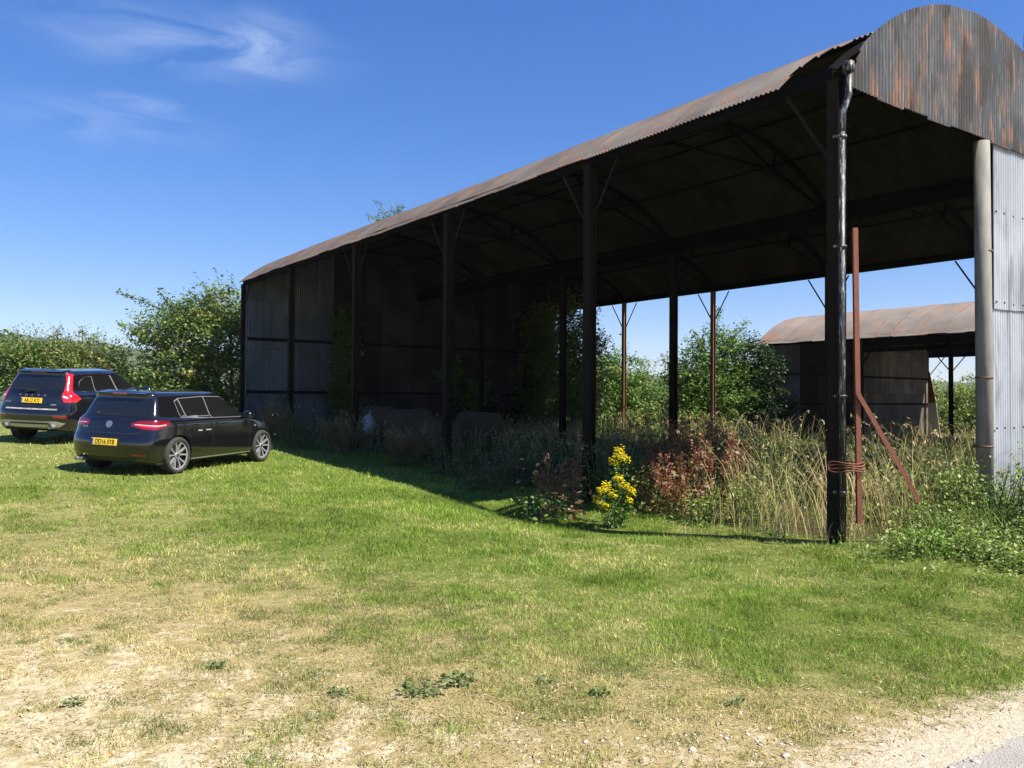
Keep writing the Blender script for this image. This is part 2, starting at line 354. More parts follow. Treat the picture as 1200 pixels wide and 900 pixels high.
tag(np_mesh('track', V, [F], [m], smooth=True), kind='structure')

# far wooded ridge on the horizon
m, t, p = mat('far woods'); g = G(t); c = g.co(); n1 = g.noise(c, .03, 5, .65); n2 = g.noise(c, .15, 4, .7)
g.lk(g.mix(g.m('MULTIPLY', g.m('ADD', n1, n2), .5), (.028, .05, .022), (.085, .11, .05)), p.inputs['Base Color']); p.inputs['Roughness'].default_value = 1
V = []; F = []; nu = 420; nv = 10
for i in range(nu):
    az = R(-62+124*i/(nu-1)); px = math.tan(az)
    crest = 25+26*smooth((-px-.1)/.4)+5*math.sin(px*7)+2.5*math.sin(px*19+1)
    for j in range(nv):
        v_ = j/(nv-1); dist = 640+260*v_; e = math.sin(v_*math.pi*.5)
        h = -14+(crest+14)*e+(2.6*random.random() if j == nv-1 else 1.8*random.random())
        V.append((dist*math.sin(az), dist*math.cos(az), h))
for i in range(nu-1):
    for j in range(nv-1): a0 = i*nv+j; F.append((a0, a0+nv, a0+nv+1, a0+1))
tag(np_mesh('hills', V, [F], [m]), kind='structure')

# ------------------------------------------------------------------ dutch barns
SPAN = 6.9; BAY = 4.57; PITCH = .076
def gz(s, T):
    x, y = WP(s, T); return float(zg(x, y))
def arch(s, ze, rise, span=SPAN):
    """height of the arched roof at s within one span (extends a little past the eaves)"""
    Rr = ((span/2)**2+rise**2)/(2*rise); u = s-span/2
    return ze+rise-Rr+np.sqrt(np.maximum(Rr*Rr-u*u, .01))
def arch_pts(ze, rise, s0, n=26, over0=.16, over1=.0, span=SPAN):
    Rr = ((span/2)**2+rise**2)/(2*rise); a = math.asin(span/2/Rr)
    th = np.linspace(-a-over0/Rr, a+over1/Rr, n); cz = ze+rise-Rr
    return s0+span/2+Rr*np.sin(th), cz+Rr*np.cos(th), np.sin(th), np.cos(th)
def roof_span(par, s0, T0, T1, ze, rise, over0, over1, cut=None, name='roof', n=26, mo=None):
    S_, Z_, ns, nz_ = arch_pts(ze, rise, s0, n, over0, over1)
    T = np.arange(T0, T1, PITCH/6); TT, SS = np.meshgrid(T, S_); m_ = TT.shape
    sag = .008*np.sin(TT*1.4/1.0)*(np.abs(SS-s0-SPAN/2)/3.5)**2+.015*np.sin(TT*.37+1)
    amp = .014; ph = TT*math.tau/PITCH
    lap = .006*(np.floor(TT/.66) % 2)
    # ragged eave: each sheet ends at its own length
    rag = (np.random.default_rng(5+int(s0)).random(200)*.07)[np.clip((np.floor((TT-T0)/.66)).astype(int), 0, 199)]
    d_ = amp*np.cos(ph)+lap
    NS = np.broadcast_to(ns[:, None], m_); NZ = np.broadcast_to(nz_[:, None], m_)
    Sx = SS+NS*d_; Zz = np.broadcast_to(Z_[:, None], m_)+NZ*d_+sag
    e0 = np.zeros(m_); e0[0, :] = 1; e0[-1, :] = -1
    Sx = Sx-e0*rag*.6; Zz = Zz-np.abs(e0)*rag*.5
    V = np.stack([Sx.ravel(), TT.ravel(), Zz.ravel()], 1); k = m_[1]
    ii, jj = np.meshgrid(np.arange(k-1), np.arange(m_[0]-1)); i0 = (jj*k+ii).ravel()
    F = np.stack([i0, i0+k, i0+1+k, i0+1], 1)
    if cut is not None:
        ctr = V[F].mean(1); keep = ~cut(ctr[:, 0], ctr[:, 1]); F = F[keep]
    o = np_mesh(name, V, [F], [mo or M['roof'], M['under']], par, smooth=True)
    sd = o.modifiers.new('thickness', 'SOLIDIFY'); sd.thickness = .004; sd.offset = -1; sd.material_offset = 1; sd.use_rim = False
    return o
def corr_wall(name, par, mat_, s0, s1, T, zb, zt, amp=.015, pitch=PITCH, thick=.003, nz_=8, jag=0, seed=0, face=-1):
    """vertical corrugated sheeting in the plane T; zb, zt functions of s"""
    s = np.arange(s0, s1, pitch/6); rr = np.random.default_rng(seed); sh = np.floor((s-s0)/.61).astype(int)
    jb = rr.random(200)[sh]*jag; lean = (rr.random(200)-.5)[sh]*.01
    lap = .008*(sh % 2)
    b = np.array([zb(q) for q in s])-jb; tp = np.array([zt(q) for q in s]); rows = []
    for k in range(nz_):
        f = k/(nz_-1); z = b+(tp-b)*f; rows.append(np.stack([s, np.full_like(s, T)+face*(amp*np.cos(s*math.tau/pitch)+lap)+lean*f, z], 1))
    V = np.concatenate(rows); k = len(s); ii, jj = np.meshgrid(np.arange(k-1), np.arange(nz_-1)); i0 = (jj*k+ii).ravel()
    F = np.stack([i0, i0+1, i0+1+k, i0+k], 1)
    o = np_mesh(name, V, [F], [mat_], par, smooth=True)
    sd = o.modifiers.new('thickness', 'SOLIDIFY'); sd.thickness = thick; sd.offset = 0; sd.use_rim = False; return o
def hpost(par, s, T, ztop, mt, name='post', w_=.15, d_=.17, zb=None):
    zb = gz(s, T)-.15 if zb is None else zb; b = MB(); tf = .012
    # flanges face +-s, web runs along s
    b.box((s-d_/2, T-w_/2, zb), (s-d_/2+tf, T+w_/2, ztop)).box((s+d_/2-tf, T-w_/2, zb), (s+d_/2, T+w_/2, ztop)).box((s-d_/2+tf, T-.006, zb), (s+d_/2-tf, T+.006, ztop))
    b.box((s-d_/2-.004, T-w_/2+.02, zb), (s-d_/2, T+w_/2-.02, zb+.4)).box((s-.10, T-.09, ztop), (s+.10, T+.09, ztop+.012))
    return b.build(name, mt, par)
def braces(par, s, T, zt, mt, dirs=(1, -1), L=.62):
    for dr in dirs:
        MB().angle((s, T+dr*.10, zt-.95), (s, T+dr*(.08+L), zt-.02), .04, .006, up=(1, 0, 0)).build('knee_brace', mt, par)
def truss(par, s0, T, ze, rise, mt):
    b = MB(); S_, Z_, *_ = arch_pts(ze-.07, rise, s0, 17, -.05, -.05)
    for i in range(16): b.bar((S_[i], T, Z_[i]), (S_[i+1], T, Z_[i+1]), .06, .09, up=(0, 1, 0))
    # lower chord: curved up from both springings to a node, straight tie between the nodes
    nA, nB = s0+2.0, s0+SPAN-2.0; zn = float(arch(2.0, ze-.07, rise))-.46
    for sgn, node in ((1, nA), (-1, nB)):
        sp = s0+.05 if sgn == 1 else s0+SPAN-.05; pr = None
        for k in range(7):
            f = k/6; q = sp+(node-sp)*f; z = (ze-.22)+(zn-ze+.22)*(f**.75 if f > 0 else 0)
            if pr: b.bar(pr, (q, T, z), .05, .06, up=(0, 1, 0))
            pr = (q, T, z)
        b.bar((node, T, zn), (node-.10*sgn, T, float(arch(node-.10*sgn-s0, ze-.07, rise))), .045, .045, up=(0, 1, 0))
        b.bar((node, T, zn), (s0+SPAN/2, T, ze+rise-.1), .035, .035, up=(0, 1, 0))
    b.bar((nA, T, zn), (nB, T, zn), .05, .05, up=(0, 1, 0))
    return b.build('truss', mt, par)
def beams(par, s, T0, T1, z, mt, name='eave_beam', h=.2, w_=.09):
    b = MB().box((s-w_/2, T0, z-h), (s-w_/2+.012, T1, z)).box((s-w_/2+.012, T0, z-.012), (s+w_/2, T1, z)).box((s-w_/2+.012, T0, z-h), (s+w_/2, T1, z-h+.012))
    return b.build(name, mt, par)
def purlins(par, s0, T0, T1, ze, rise, mt):
    S_, Z_, *_ = arch_pts(ze-.03, rise, s0, 6, -.3, -.3)
    for a_, z in list(zip(S_, Z_))[1:-1]: MB().angle((a_, T0, z-.02), (a_, T1, z-.02), .05, .007).build('purlin', mt, par)

ZE = 5.84; RISE = 1.30; ARISE = 1.51; L5 = BAY*5
barn = empty('dutch_barn', (P1[0], P1[1], 0), TH)
tag(barn, 'large open-sided rusty corrugated iron barn with arched roof filling the right of the photo', 'barn')
def cutroof(s, T):
    return (T < .70+.12*np.sin(s*5)) & (s < 1.25-1.0*np.clip((T-.25)/.5, 0, 1)**2)
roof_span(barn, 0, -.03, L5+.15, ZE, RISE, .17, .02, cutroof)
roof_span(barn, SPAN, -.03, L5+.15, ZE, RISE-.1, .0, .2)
for k in range(6):
    T = k*BAY
    hpost(barn, 0, T, ZE-.21, M['steel']); hpost(barn, SPAN, T, ZE-.26, M['steel']); hpost(barn, 2*SPAN, T, ZE-.27, M['rear_steel'], w_=.13, d_=.14)
    dr = (1,) if k == 0 else ((-1,) if k == 5 else (1, -1))
    braces(barn, -.03, T, ZE-.2, M['steel'], dr); braces(barn, SPAN, T, ZE-.25, M['truss'], dr); braces(barn, 2*SPAN, T, ZE-.27, M['truss'], dr)
    truss(barn, 0, T+(.12 if k == 0 else 0), ZE, RISE, M['truss']); truss(barn, SPAN, T+(.12 if k == 0 else 0), ZE, RISE-.1, M['truss'])
beams(barn, 0, .02, L5, ZE-.03, M['truss']); beams(barn, SPAN, .02, L5, ZE-.02, M['truss'], 'valley_beam', .26, .22); beams(barn, 2*SPAN, .02, L5, ZE-.05, M['truss'])
purlins(barn, 0, .05, L5, ZE, RISE, M['truss']); purlins(barn, SPAN, .05, L5, ZE, RISE-.1, M['truss'])
# valley gutter
S_ = SPAN; MB().prism([(S_-.16, ZE+.10), (S_-.12, ZE+.02), (S_+.12, ZE+.02), (S_+.16, ZE+.10), (S_+.15, ZE+.10), (S_+.11, ZE+.03), (S_-.11, ZE+.03), (S_-.15, ZE+.10)], 'y', -.05, L5+.1).build('gutter', M['truss'], barn)
# near gable apron and its second span
ap1 = lambda s: float(arch(min(max(s, -.05), SPAN), ZE, ARISE))-.02
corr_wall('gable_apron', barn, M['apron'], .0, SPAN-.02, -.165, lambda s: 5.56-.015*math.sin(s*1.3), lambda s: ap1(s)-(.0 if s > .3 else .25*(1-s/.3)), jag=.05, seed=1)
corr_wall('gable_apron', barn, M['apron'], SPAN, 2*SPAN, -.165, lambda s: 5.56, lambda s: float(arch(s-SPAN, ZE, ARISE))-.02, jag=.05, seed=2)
# bright galvanised cladding under the apron
ws = 3.80
for z in (1.32, 3.20, 4.55):
    for k in range(11):
        s_ = ws+.08+k*.285+.03*math.sin(k*5); MB().tube([(s_, -.150, z+.015*math.sin(k*3)), (s_, -.137, z+.015*math.sin(k*3))], .014, 8).build('bolt_head', M['steel'], barn)
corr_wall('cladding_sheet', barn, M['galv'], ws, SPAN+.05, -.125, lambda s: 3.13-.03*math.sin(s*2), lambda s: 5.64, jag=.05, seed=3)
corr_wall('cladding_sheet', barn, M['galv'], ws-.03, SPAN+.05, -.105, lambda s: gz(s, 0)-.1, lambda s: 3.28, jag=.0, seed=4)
MB().box((ws+.02, -.09, gz(4, 0)-.1), (ws+.1, -.02, 5.6)).build('stud', M['truss'], barn)
for z in (1.3, 3.2): MB().bar((ws, -.06, z), (SPAN, -.06, z), .06, .08).build('rail', M['truss'], barn)
# round pole
zb = gz(3.5, -.1); MB().tube([(3.55, -.12, zb-.2), (3.53, -.12, zb+2.5), (3.48, -.12, 5.52)], [.118, .113, .108], 20).build('round_pole', M['pole'], barn)
for z in (1.05, 2.05, 3.9): MB().tube([(3.53, -.12, z), (3.53, -.12, z+.025)], .122, 20).build('pole_band', M['rear_steel'], barn)
# downpipe on the near post
b = MB(); px_, py_ = -.10, -.135
b.tube([(px_, py_, .12), (px_, py_, 4.95)], .043, 14)
for z in (.6, 1.75, 3.55, 4.88): b.tube([(px_, py_, z), (px_, py_, z+.03)], .062, 14); b.box((px_-.09, py_+.02, z), (px_+.09, py_+.06, z+.03))
b.tube([(px_, py_, 4.95), (px_+.02, py_, 5.2), (px_+.10, py_-.03, 5.42), (px_+.10, py_-.03, 5.74)], .043, 14)
b.tube([(px_+.10, py_-.03, 5.70), (px_+.10, py_-.03, 5.82)], .068, 14)
b.build('downpipe', M['pipe'], barn)
MB().tube([(px_-.065, py_, .2), (px_-.065, py_, 5.3)], .006, 6).tube([(px_+.085, py_, .2), (px_+.085, py_, 5.45)], .008, 6).build('cable', M['truss'], barn)
# eaves board stub seen through the missing sheets
# far gable wall, both spans, with rails; shade past the first stretch painted in as darker iron
archw = lambda s: float(arch(s, ZE, RISE))-.03
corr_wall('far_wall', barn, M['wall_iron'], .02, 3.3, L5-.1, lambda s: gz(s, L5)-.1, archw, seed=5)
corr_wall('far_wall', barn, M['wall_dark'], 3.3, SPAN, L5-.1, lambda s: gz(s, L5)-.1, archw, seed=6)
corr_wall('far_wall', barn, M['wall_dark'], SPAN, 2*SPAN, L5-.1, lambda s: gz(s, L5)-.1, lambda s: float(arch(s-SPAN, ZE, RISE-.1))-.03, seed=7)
for z in (1.9, 3.75):
    MB().bar((.1, L5-.18, z), (2*SPAN, L5-.18, z), .07, .1).build('wall_rail', M['truss'], barn)
# loose, paler patch sheets on the far wall
for (s0, s1, z0, z1) in ((9.0, 9.7, 3.0, 4.3), (8.0, 9.0, 1.2, 2.4), (11.0, 11.7, 2.2, 3.4), (5.0, 6.0, .9, 1.8)):
    corr_wall('patch_sheet', barn, M['wall_dark'], s0, s1, L5-.14, lambda s, z0=z0: z0, lambda s, z1=z1: z1, seed=int(s0*10), nz_=3)

# torn sheet lifting at the right end of the near roof
b = MB(); b.bar((4.92, -.12, 7.40), (6.0, .0, 7.30), .03, .22).bar((4.98, -.10, 7.28), (5.9, -.05, 7.16), .03, .24).bar((5.05, -.14, 7.50), (5.5, -.1, 7.46), .02, .08)
b.build('torn_sheet', M['truss'], barn)

# second barn beyond
ZE2 = 4.25; B2S = 20.0; B2T = 16.4
x_, y_ = WP(B2S, B2T-23)
barn2 = empty('dutch_barn', (x_, y_, 0), TH)
tag(barn2, 'smaller low barn with grey arched iron roof seen through the back of the big barn', 'barn')
LB = 23.0; zl = gz(B2S+3, 8)-.6
M['roof2'] = sheet_mat('grey roof iron', (.13, .112, .10), (.19, .165, .148), (.17, .08, .045), .5, 'y', 'x', dirt=.25, sheetvar=.35, row=2.3)
roof_span(barn2, 0, -.1, LB+.15, ZE2, 1.25, .2, .0, n=18, mo=M['roof2']); roof_span(barn2, SPAN, -.1, LB+.15, ZE2, 1.2, .0, .2, n=18, mo=M['roof2'])
for k in range(6):
    T = LB-k*4.6+(0 if k == 0 else 0)
    T = max(T, 0)
    hpost(barn2, 0, T, ZE2-.15, M['steel'], zb=zl); hpost(barn2, SPAN, T, ZE2-.2, M['truss'], zb=zl, w_=.14, d_=.15); hpost(barn2, 2*SPAN, T, ZE2-.2, M['rear_steel'], w_=.12, d_=.14, zb=zl)
    dr = (-1,) if k == 0 else ((1,) if k == 5 else (1, -1))
    braces(barn2, 0, T, ZE2-.15, M['truss'], dr); braces(barn2, SPAN, T, ZE2-.2, M['truss'], dr, .8); braces(barn2, 2*SPAN, T, ZE2-.2, M['truss'], dr, .8)
    truss(barn2, 0, T, ZE2, 1.25, M['truss'])
beams(barn2, 0, 0, LB, ZE2-.03, M['truss']); beams(barn2, SPAN, 0, LB, ZE2-.03, M['truss'], 'valley_beam'); beams(barn2, 2*SPAN, 0, LB, ZE2-.03, M['truss'])
corr_wall('far_wall', barn2, M['wall_iron'], .02, 2.6, LB-.1, lambda s: zl, lambda s: float(arch(s, ZE2, 1.25))-.03, seed=8)
corr_wall('far_wall', barn2, M['wall_dark'], 2.6, SPAN, LB-.1, lambda s: zl, lambda s: float(arch(s, ZE2, 1.25))-.03, seed=9)
M['wall_patch'] = sheet_mat('patchy whitewashed iron', (.13, .12, .105), (.26, .25, .22), (.14, .065, .04), .45, 'x', 'z', dirt=.5, sheetvar=.8, pale_amt=.5)
corr_wall('far_wall', barn2, M['wall_patch'], SPAN, 2*SPAN-.1, LB-.1, lambda s: zl, lambda s: float(arch(s-SPAN, ZE2, 1.2))-.03, seed=10)
for z in (1.6, 2.9): MB().bar((.1, LB-.18, z), (2*SPAN, LB-.18, z), .07, .09).build('wall_rail', M['truss'], barn2)
# red and white torn sheets at the open rear corner
MB().prism([(LB-.9, zl), (LB-.2, zl), (LB-.2, 1.65), (LB-.62, 1.65)], 'x', 2*SPAN-.32, 2*SPAN-.3).build('white_sheet', simple('chalky white sheet', (.5, .49, .44), .8, var=.2, bscale=6), barn2)
MB().prism([(LB-.62, 1.66), (LB-.2, 1.66), (LB-.2, 3.3), (LB-.28, 3.3)], 'x', 2*SPAN-.32, 2*SPAN-.3).build('red_sheet', M['red_iron'], barn2)

# ------------------------------------------------------------------ prop tied to the near post
prop = empty('angle_iron_prop', (4.09, 9.78, 0))
tag(prop, 'upright red oxide angle iron with a diagonal brace, tied beside the near barn post', 'metal prop')
z0 = float(zg(4.18, 9.78))
MB().angle((.03, 0, .25), (-.02, .0, 3.78), .050, .008, up=(0, 1, 0)).build('upright', M['red_iron'], prop)
MB().angle((.03, -.045, 1.82), (.80, .02, .52), .045, .008, up=(0, 1, 0)).build('diagonal_brace', M['red_iron'], prop)
b = MB()
for k, z in enumerate((.88, .915, .95, .98)):
    cx = -.10; pts = []
    for q in range(25):
        a_ = q/24*math.tau; pts.append((cx+.20*math.cos(a_), .0+.2*math.sin(a_), z+.012*math.sin(3*a_+k)))
    b.tube(pts, .008, 5, cap=False)
b.build('tie_wire', M['red_iron'], prop)

# ------------------------------------------------------------------ cars
M['paint_black'] = simple('black car paint', (.006, .006, .007), .12, spec=.5, coat=1.0)
M['paint_navy'] = simple('blue-black car paint', (.006, .006, .009), .12, spec=.5, coat=1.0)
M['glass'] = simple('dark tinted glass', (.008, .009, .009), .03, spec=.7, coat=.4)
M['trim'] = simple('black plastic trim', (.02, .02, .02), .55)
M['chrome'] = simple('bright trim', (.30, .30, .30), .3, metal=.5)
M['alloy'] = simple('machined alloy', (.30, .30, .31), .35, metal=.4)
M['alloy_dark'] = simple('dark wheel paint', (.035, .035, .037), .4)
M['rubber'] = simple('tyre rubber', (.025, .024, .023), .85, bump=.2)
M['red_lens'] = simple('red lamp lens', (.50, .008, .012), .12, spec=.7, coat=1)
M['red_dark'] = simple('dark red lamp lens', (.16, .004, .008), .12, spec=.7, coat=1)
M['clear_lens'] = simple('clear lamp lens', (.75, .62, .62), .15, coat=1)
M['plate'] = simple('yellow plate', (.80, .52, .02), .4)
M['plate_blue'] = simple('blue plate band', (.01, .04, .28), .4)
M['ink'] = simple('plate characters', (.01, .01, .01), .5)
M['silver'] = simple('silver plastic', (.45, .44, .41), .4, metal=.4)
M['emblem_blue'] = simple('emblem blue', (.03, .12, .35), .3, coat=.5)
M['white_mark'] = simple('white sticker', (.8, .8, .8), .5)
M['interior'] = simple('cabin trim', (.012, .012, .013), .8)

def lerp(a, b, f): return a+(b-a)*f
def contour(xr, xf, w, br, bf, zr, zf, tr=.06, tf=.10, zfun=None, cr=.16, cf=.25):
    pts = []
    for f in (0, .38, .70, .90): pts.append((xr+br*f**3.2, w*(1-tr)*f))
    pts.append((xr+br+.03, w*(1-tr)*.985)); a = xr+br+cr; b = xf-bf-cf
    for k in range(11):
        f = k/10; x = lerp(a, b, f)
        y = w*(1-tr*(1-min(1, f/.35))**2*.8-tf*(max(0, (f-.72)/.28))**2*.8); pts.append((x, y))
    pts.append((xf-bf-.03, w*(1-tf)*.985))
    for f in (.90, .70, .38, 0): pts.append((xf-bf*f**2.4, w*(1-tf)*f))
    out_ = []
    for x, y in pts:
        f = (x-xr)/(xf-xr); z = zfun(x) if zfun else lerp(zr, zf, f); out_.append((x, y, z))
    return out_
def car_shell(levels, top, name, mats, parent, wheels, rw, hw, subd=2):
    bm = bmesh.new(); rows_ = []
    for L in levels:
        r = [bm.verts.new((x, y, z)) for x, y, z in L]
        l = [bm.verts.new((x, -y, z)) if y > 1e-6 else r[i] for i, (x, y, z) in enumerate(L)]
        rows_.append((r, l))
    for (r0, l0), (r1, l1) in zip(rows_, rows_[1:]):
        for k in range(len(r0)-1):
            bm.faces.new((r0[k], r0[k+1], r1[k+1], r1[k])); bm.faces.new((l0[k+1], l0[k], l1[k], l1[k+1]))
    # roof: spine between the two halves of the top level, and flat floor
    r, l = rows_[-1]
    spine = [r[0]]+[bm.verts.new((r[k].co.x, 0, r[k].co.z+top)) for k in range(1, len(r)-1)]+[r[-1]]
    for k in range(len(r)-1):
        if k == 0: bm.faces.new((r[0], r[1], spine[1])); bm.faces.new((r[0], spine[1], l[1]))
        elif k == len(r)-2: bm.faces.new((r[k], r[k+1], spine[k])); bm.faces.new((spine[k], r[k+1], l[k]))
        else: bm.faces.new((r[k], r[k+1], spine[k+1], spine[k])); bm.faces.new((spine[k], spine[k+1], l[k+1], l[k]))
    r, l = rows_[0]
    for k in range(1, len(r)-2): bm.faces.new((r[k], l[k], l[k+1], r[k+1]))
    bm.faces.new((r[0], l[1], r[1])); n = len(r)-1; bm.faces.new((r[n-1], l[n-1], r[n]))
    bmesh.ops.recalc_face_normals(bm, faces=bm.faces)
    me = bpy.data.meshes.new(name); bm.to_mesh(me); bm.free()
    o = bpy.data.objects.new('tmp_shell', me); COL.objects.link(o); ss = o.modifiers.new('s', 'SUBSURF'); ss.levels = subd; ss.render_levels = subd
    dg = bpy.context.evaluated_depsgraph_get(); full = bpy.data.meshes.new_from_object(o.evaluated_get(dg))
    bm = bmesh.new(); bm.from_mesh(full); bvh = BVHTree.FromBMesh(bm); bm.free()
    cb = MB()
    for (wx, wz) in wheels:
        for s in (-1, 1):
            cb.tube([(wx, s*(hw-.30), wz), (wx, s*(hw+.3), wz)], rw, 40)
    bmesh.ops.recalc_face_normals(cb.bm, faces=cb.bm.faces)
    cme = bpy.data.meshes.new('tmp_cut'); cb.bm.to_mesh(cme); cb.bm.free(); co_ = bpy.data.objects.new('tmp_cut', cme); COL.objects.link(co_)
    o.modifiers.clear(); o.data = full
    bo = o.modifiers.new('b', 'BOOLEAN'); bo.operation = 'DIFFERENCE'; bo.object = co_; bo.solver = 'EXACT'
    dg = bpy.context.evaluated_depsgraph_get(); fin = bpy.data.meshes.new_from_object(o.evaluated_get(dg)); fin.name = name
    bpy.data.objects.remove(o); bpy.data.objects.remove(co_)
    for p_ in fin.polygons: p_.use_smooth = True
    fin.set_sharp_from_angle(angle=R(38))
    fin.materials.clear()
    ob = link_mesh(name, fin, mats, parent)
    return ob, bvh
def patch(name, bvh, outline, dirv, mat_, parent, off=.004, step=.05, org=(0, 0, 0), closed=True, upv=(0, 0, 1), thick=0):
    """surface piece following the body: outline (a,b) in the plane across dirv, laid on the shell"""
    d = Vector(dirv).normalized(); up = Vector(upv); ax = up.cross(d).normalized(); ay = d.cross(ax)
    if ay.dot(up) < 0: ay = -ay
    org = Vector(org)
    pts = [Vector(p_) for p_ in outline]; n = len(pts); bound = []
    for i in range(n):
        a, b = pts[i], pts[(i+1) % n]; k = max(1, int((b-a).length/step))
        for j in range(k): bound.append(a.lerp(b, j/k))
    nb_ = len(bound); x0 = min(p_.x for p_ in bound); x1 = max(p_.x for p_ in bound); y0 = min(p_.y for p_ in bound); y1 = max(p_.y for p_ in bound)
    allp = list(bound)
    yy = y0+step/2
    while yy < y1:
        xx = x0+step/2
        while xx < x1: allp.append(Vector((xx, yy))); xx += step
        yy += step
    vs_, es_, fs_, *_ = delaunay_2d_cdt(allp, [], [list(range(nb_))], 1, 1e-5)
    bm = bmesh.new(); vv = []; lastp = None
    for p_ in vs_:
        o_ = org+ax*p_.x+ay*p_.y-d*3
        h, nrm, _, _ = bvh.ray_cast(o_, d)
        if h is None:
            h, nrm, _, _ = bvh.find_nearest(o_+d*2.2)
        if nrm.dot(d) > 0: nrm = -nrm
        vv.append(bm.verts.new(h+nrm*off))
    for f in fs_:
        try: bm.faces.new([vv[i] for i in f]).smooth = True
        except ValueError: pass
    for f in bm.faces:
        f.normal_update()
        if f.normal.dot(d) > 0: f.normal_flip()
    me = bpy.data.meshes.new(name); bm.to_mesh(me); bm.free(); o = link_mesh(name, me, mat_, parent)
    if thick:
        sd = o.modifiers.new('thickness', 'SOLIDIFY'); sd.thickness = thick; sd.offset = -1
    return o
def grow(o_, e):
    n = len(o_); c = Vector((sum(p[0] for p in o_)/n, sum(p[1] for p in o_)/n)); res = []
    area = sum(o_[i][0]*o_[(i+1) % n][1]-o_[(i+1) % n][0]*o_[i][1] for i in range(n)); sg = 1 if area > 0 else -1
    for i in range(n):
        p, a, b = Vector(o_[i]), Vector(o_[i-1]), Vector(o_[(i+1) % n]); d1 = (p-a).normalized(); d2 = (b-p).normalized()
        n1 = Vector((d1.y, -d1.x))*sg; n2 = Vector((d2.y, -d2.x))*sg; m_ = (n1+n2); m_ = m_/max(.35, m_.dot(n1)) if m_.length > 1e-5 else n1
        res.append(tuple(p+m_*e))
    return res
def linepatch(name, bvh, pts, wdt, dirv, mat_, parent, off=.003, step=.06):
    P_ = [Vector(p) for p in pts]; L_ = []; R_ = []
    for i, p in enumerate(P_):
        t = (P_[min(i+1, len(P_)-1)]-P_[max(i-1, 0)]).normalized(); nn = Vector((-t.y, t.x))*wdt/2; L_.append(tuple(p+nn)); R_.append(tuple(p-nn))
    return patch(name, bvh, L_+R_[::-1], dirv, mat_, parent, off, step)
def text_mesh(name, s, size, mat_, parent, mtx, sx=1.0, extrude=.002):
    cu = bpy.data.curves.new('t', 'FONT'); cu.body = s; cu.size = size; cu.extrude = extrude; cu.align_x = 'CENTER'; cu.align_y = 'CENTER'; cu.offset = size*.012
    o = bpy.data.objects.new('t', cu); COL.objects.link(o); dg = bpy.context.evaluated_depsgraph_get()
    me = bpy.data.meshes.new_from_object(o.evaluated_get(dg)); bpy.data.objects.remove(o); me.name = name
    me.transform(Matrix.Diagonal((sx, 1, 1, 1))); me.transform(mtx); me.materials.clear()
    return link_mesh(name, me, mat_, parent)
def on_rear(bvh, y, z, off=.006, tilt=None):
    """frame on the tail of the car: text x runs to the car's right (-y), up is up, out is backwards"""
    h, nrm, _, _ = bvh.ray_cast(Vector((-2, y, z)), Vector((1, 0, 0)))
    if nrm.x > 0: nrm = -nrm
    nrm = Vector((nrm.x, nrm.y*.5, nrm.z)).normalized()
    xa = Vector((0, -1, 0)); xa = (xa-nrm*xa.dot(nrm)).normalized(); ya = nrm.cross(xa)
    m_ = Matrix((xa, ya, nrm)).transposed().to_4x4(); m_.translation = h+nrm*off; return m_
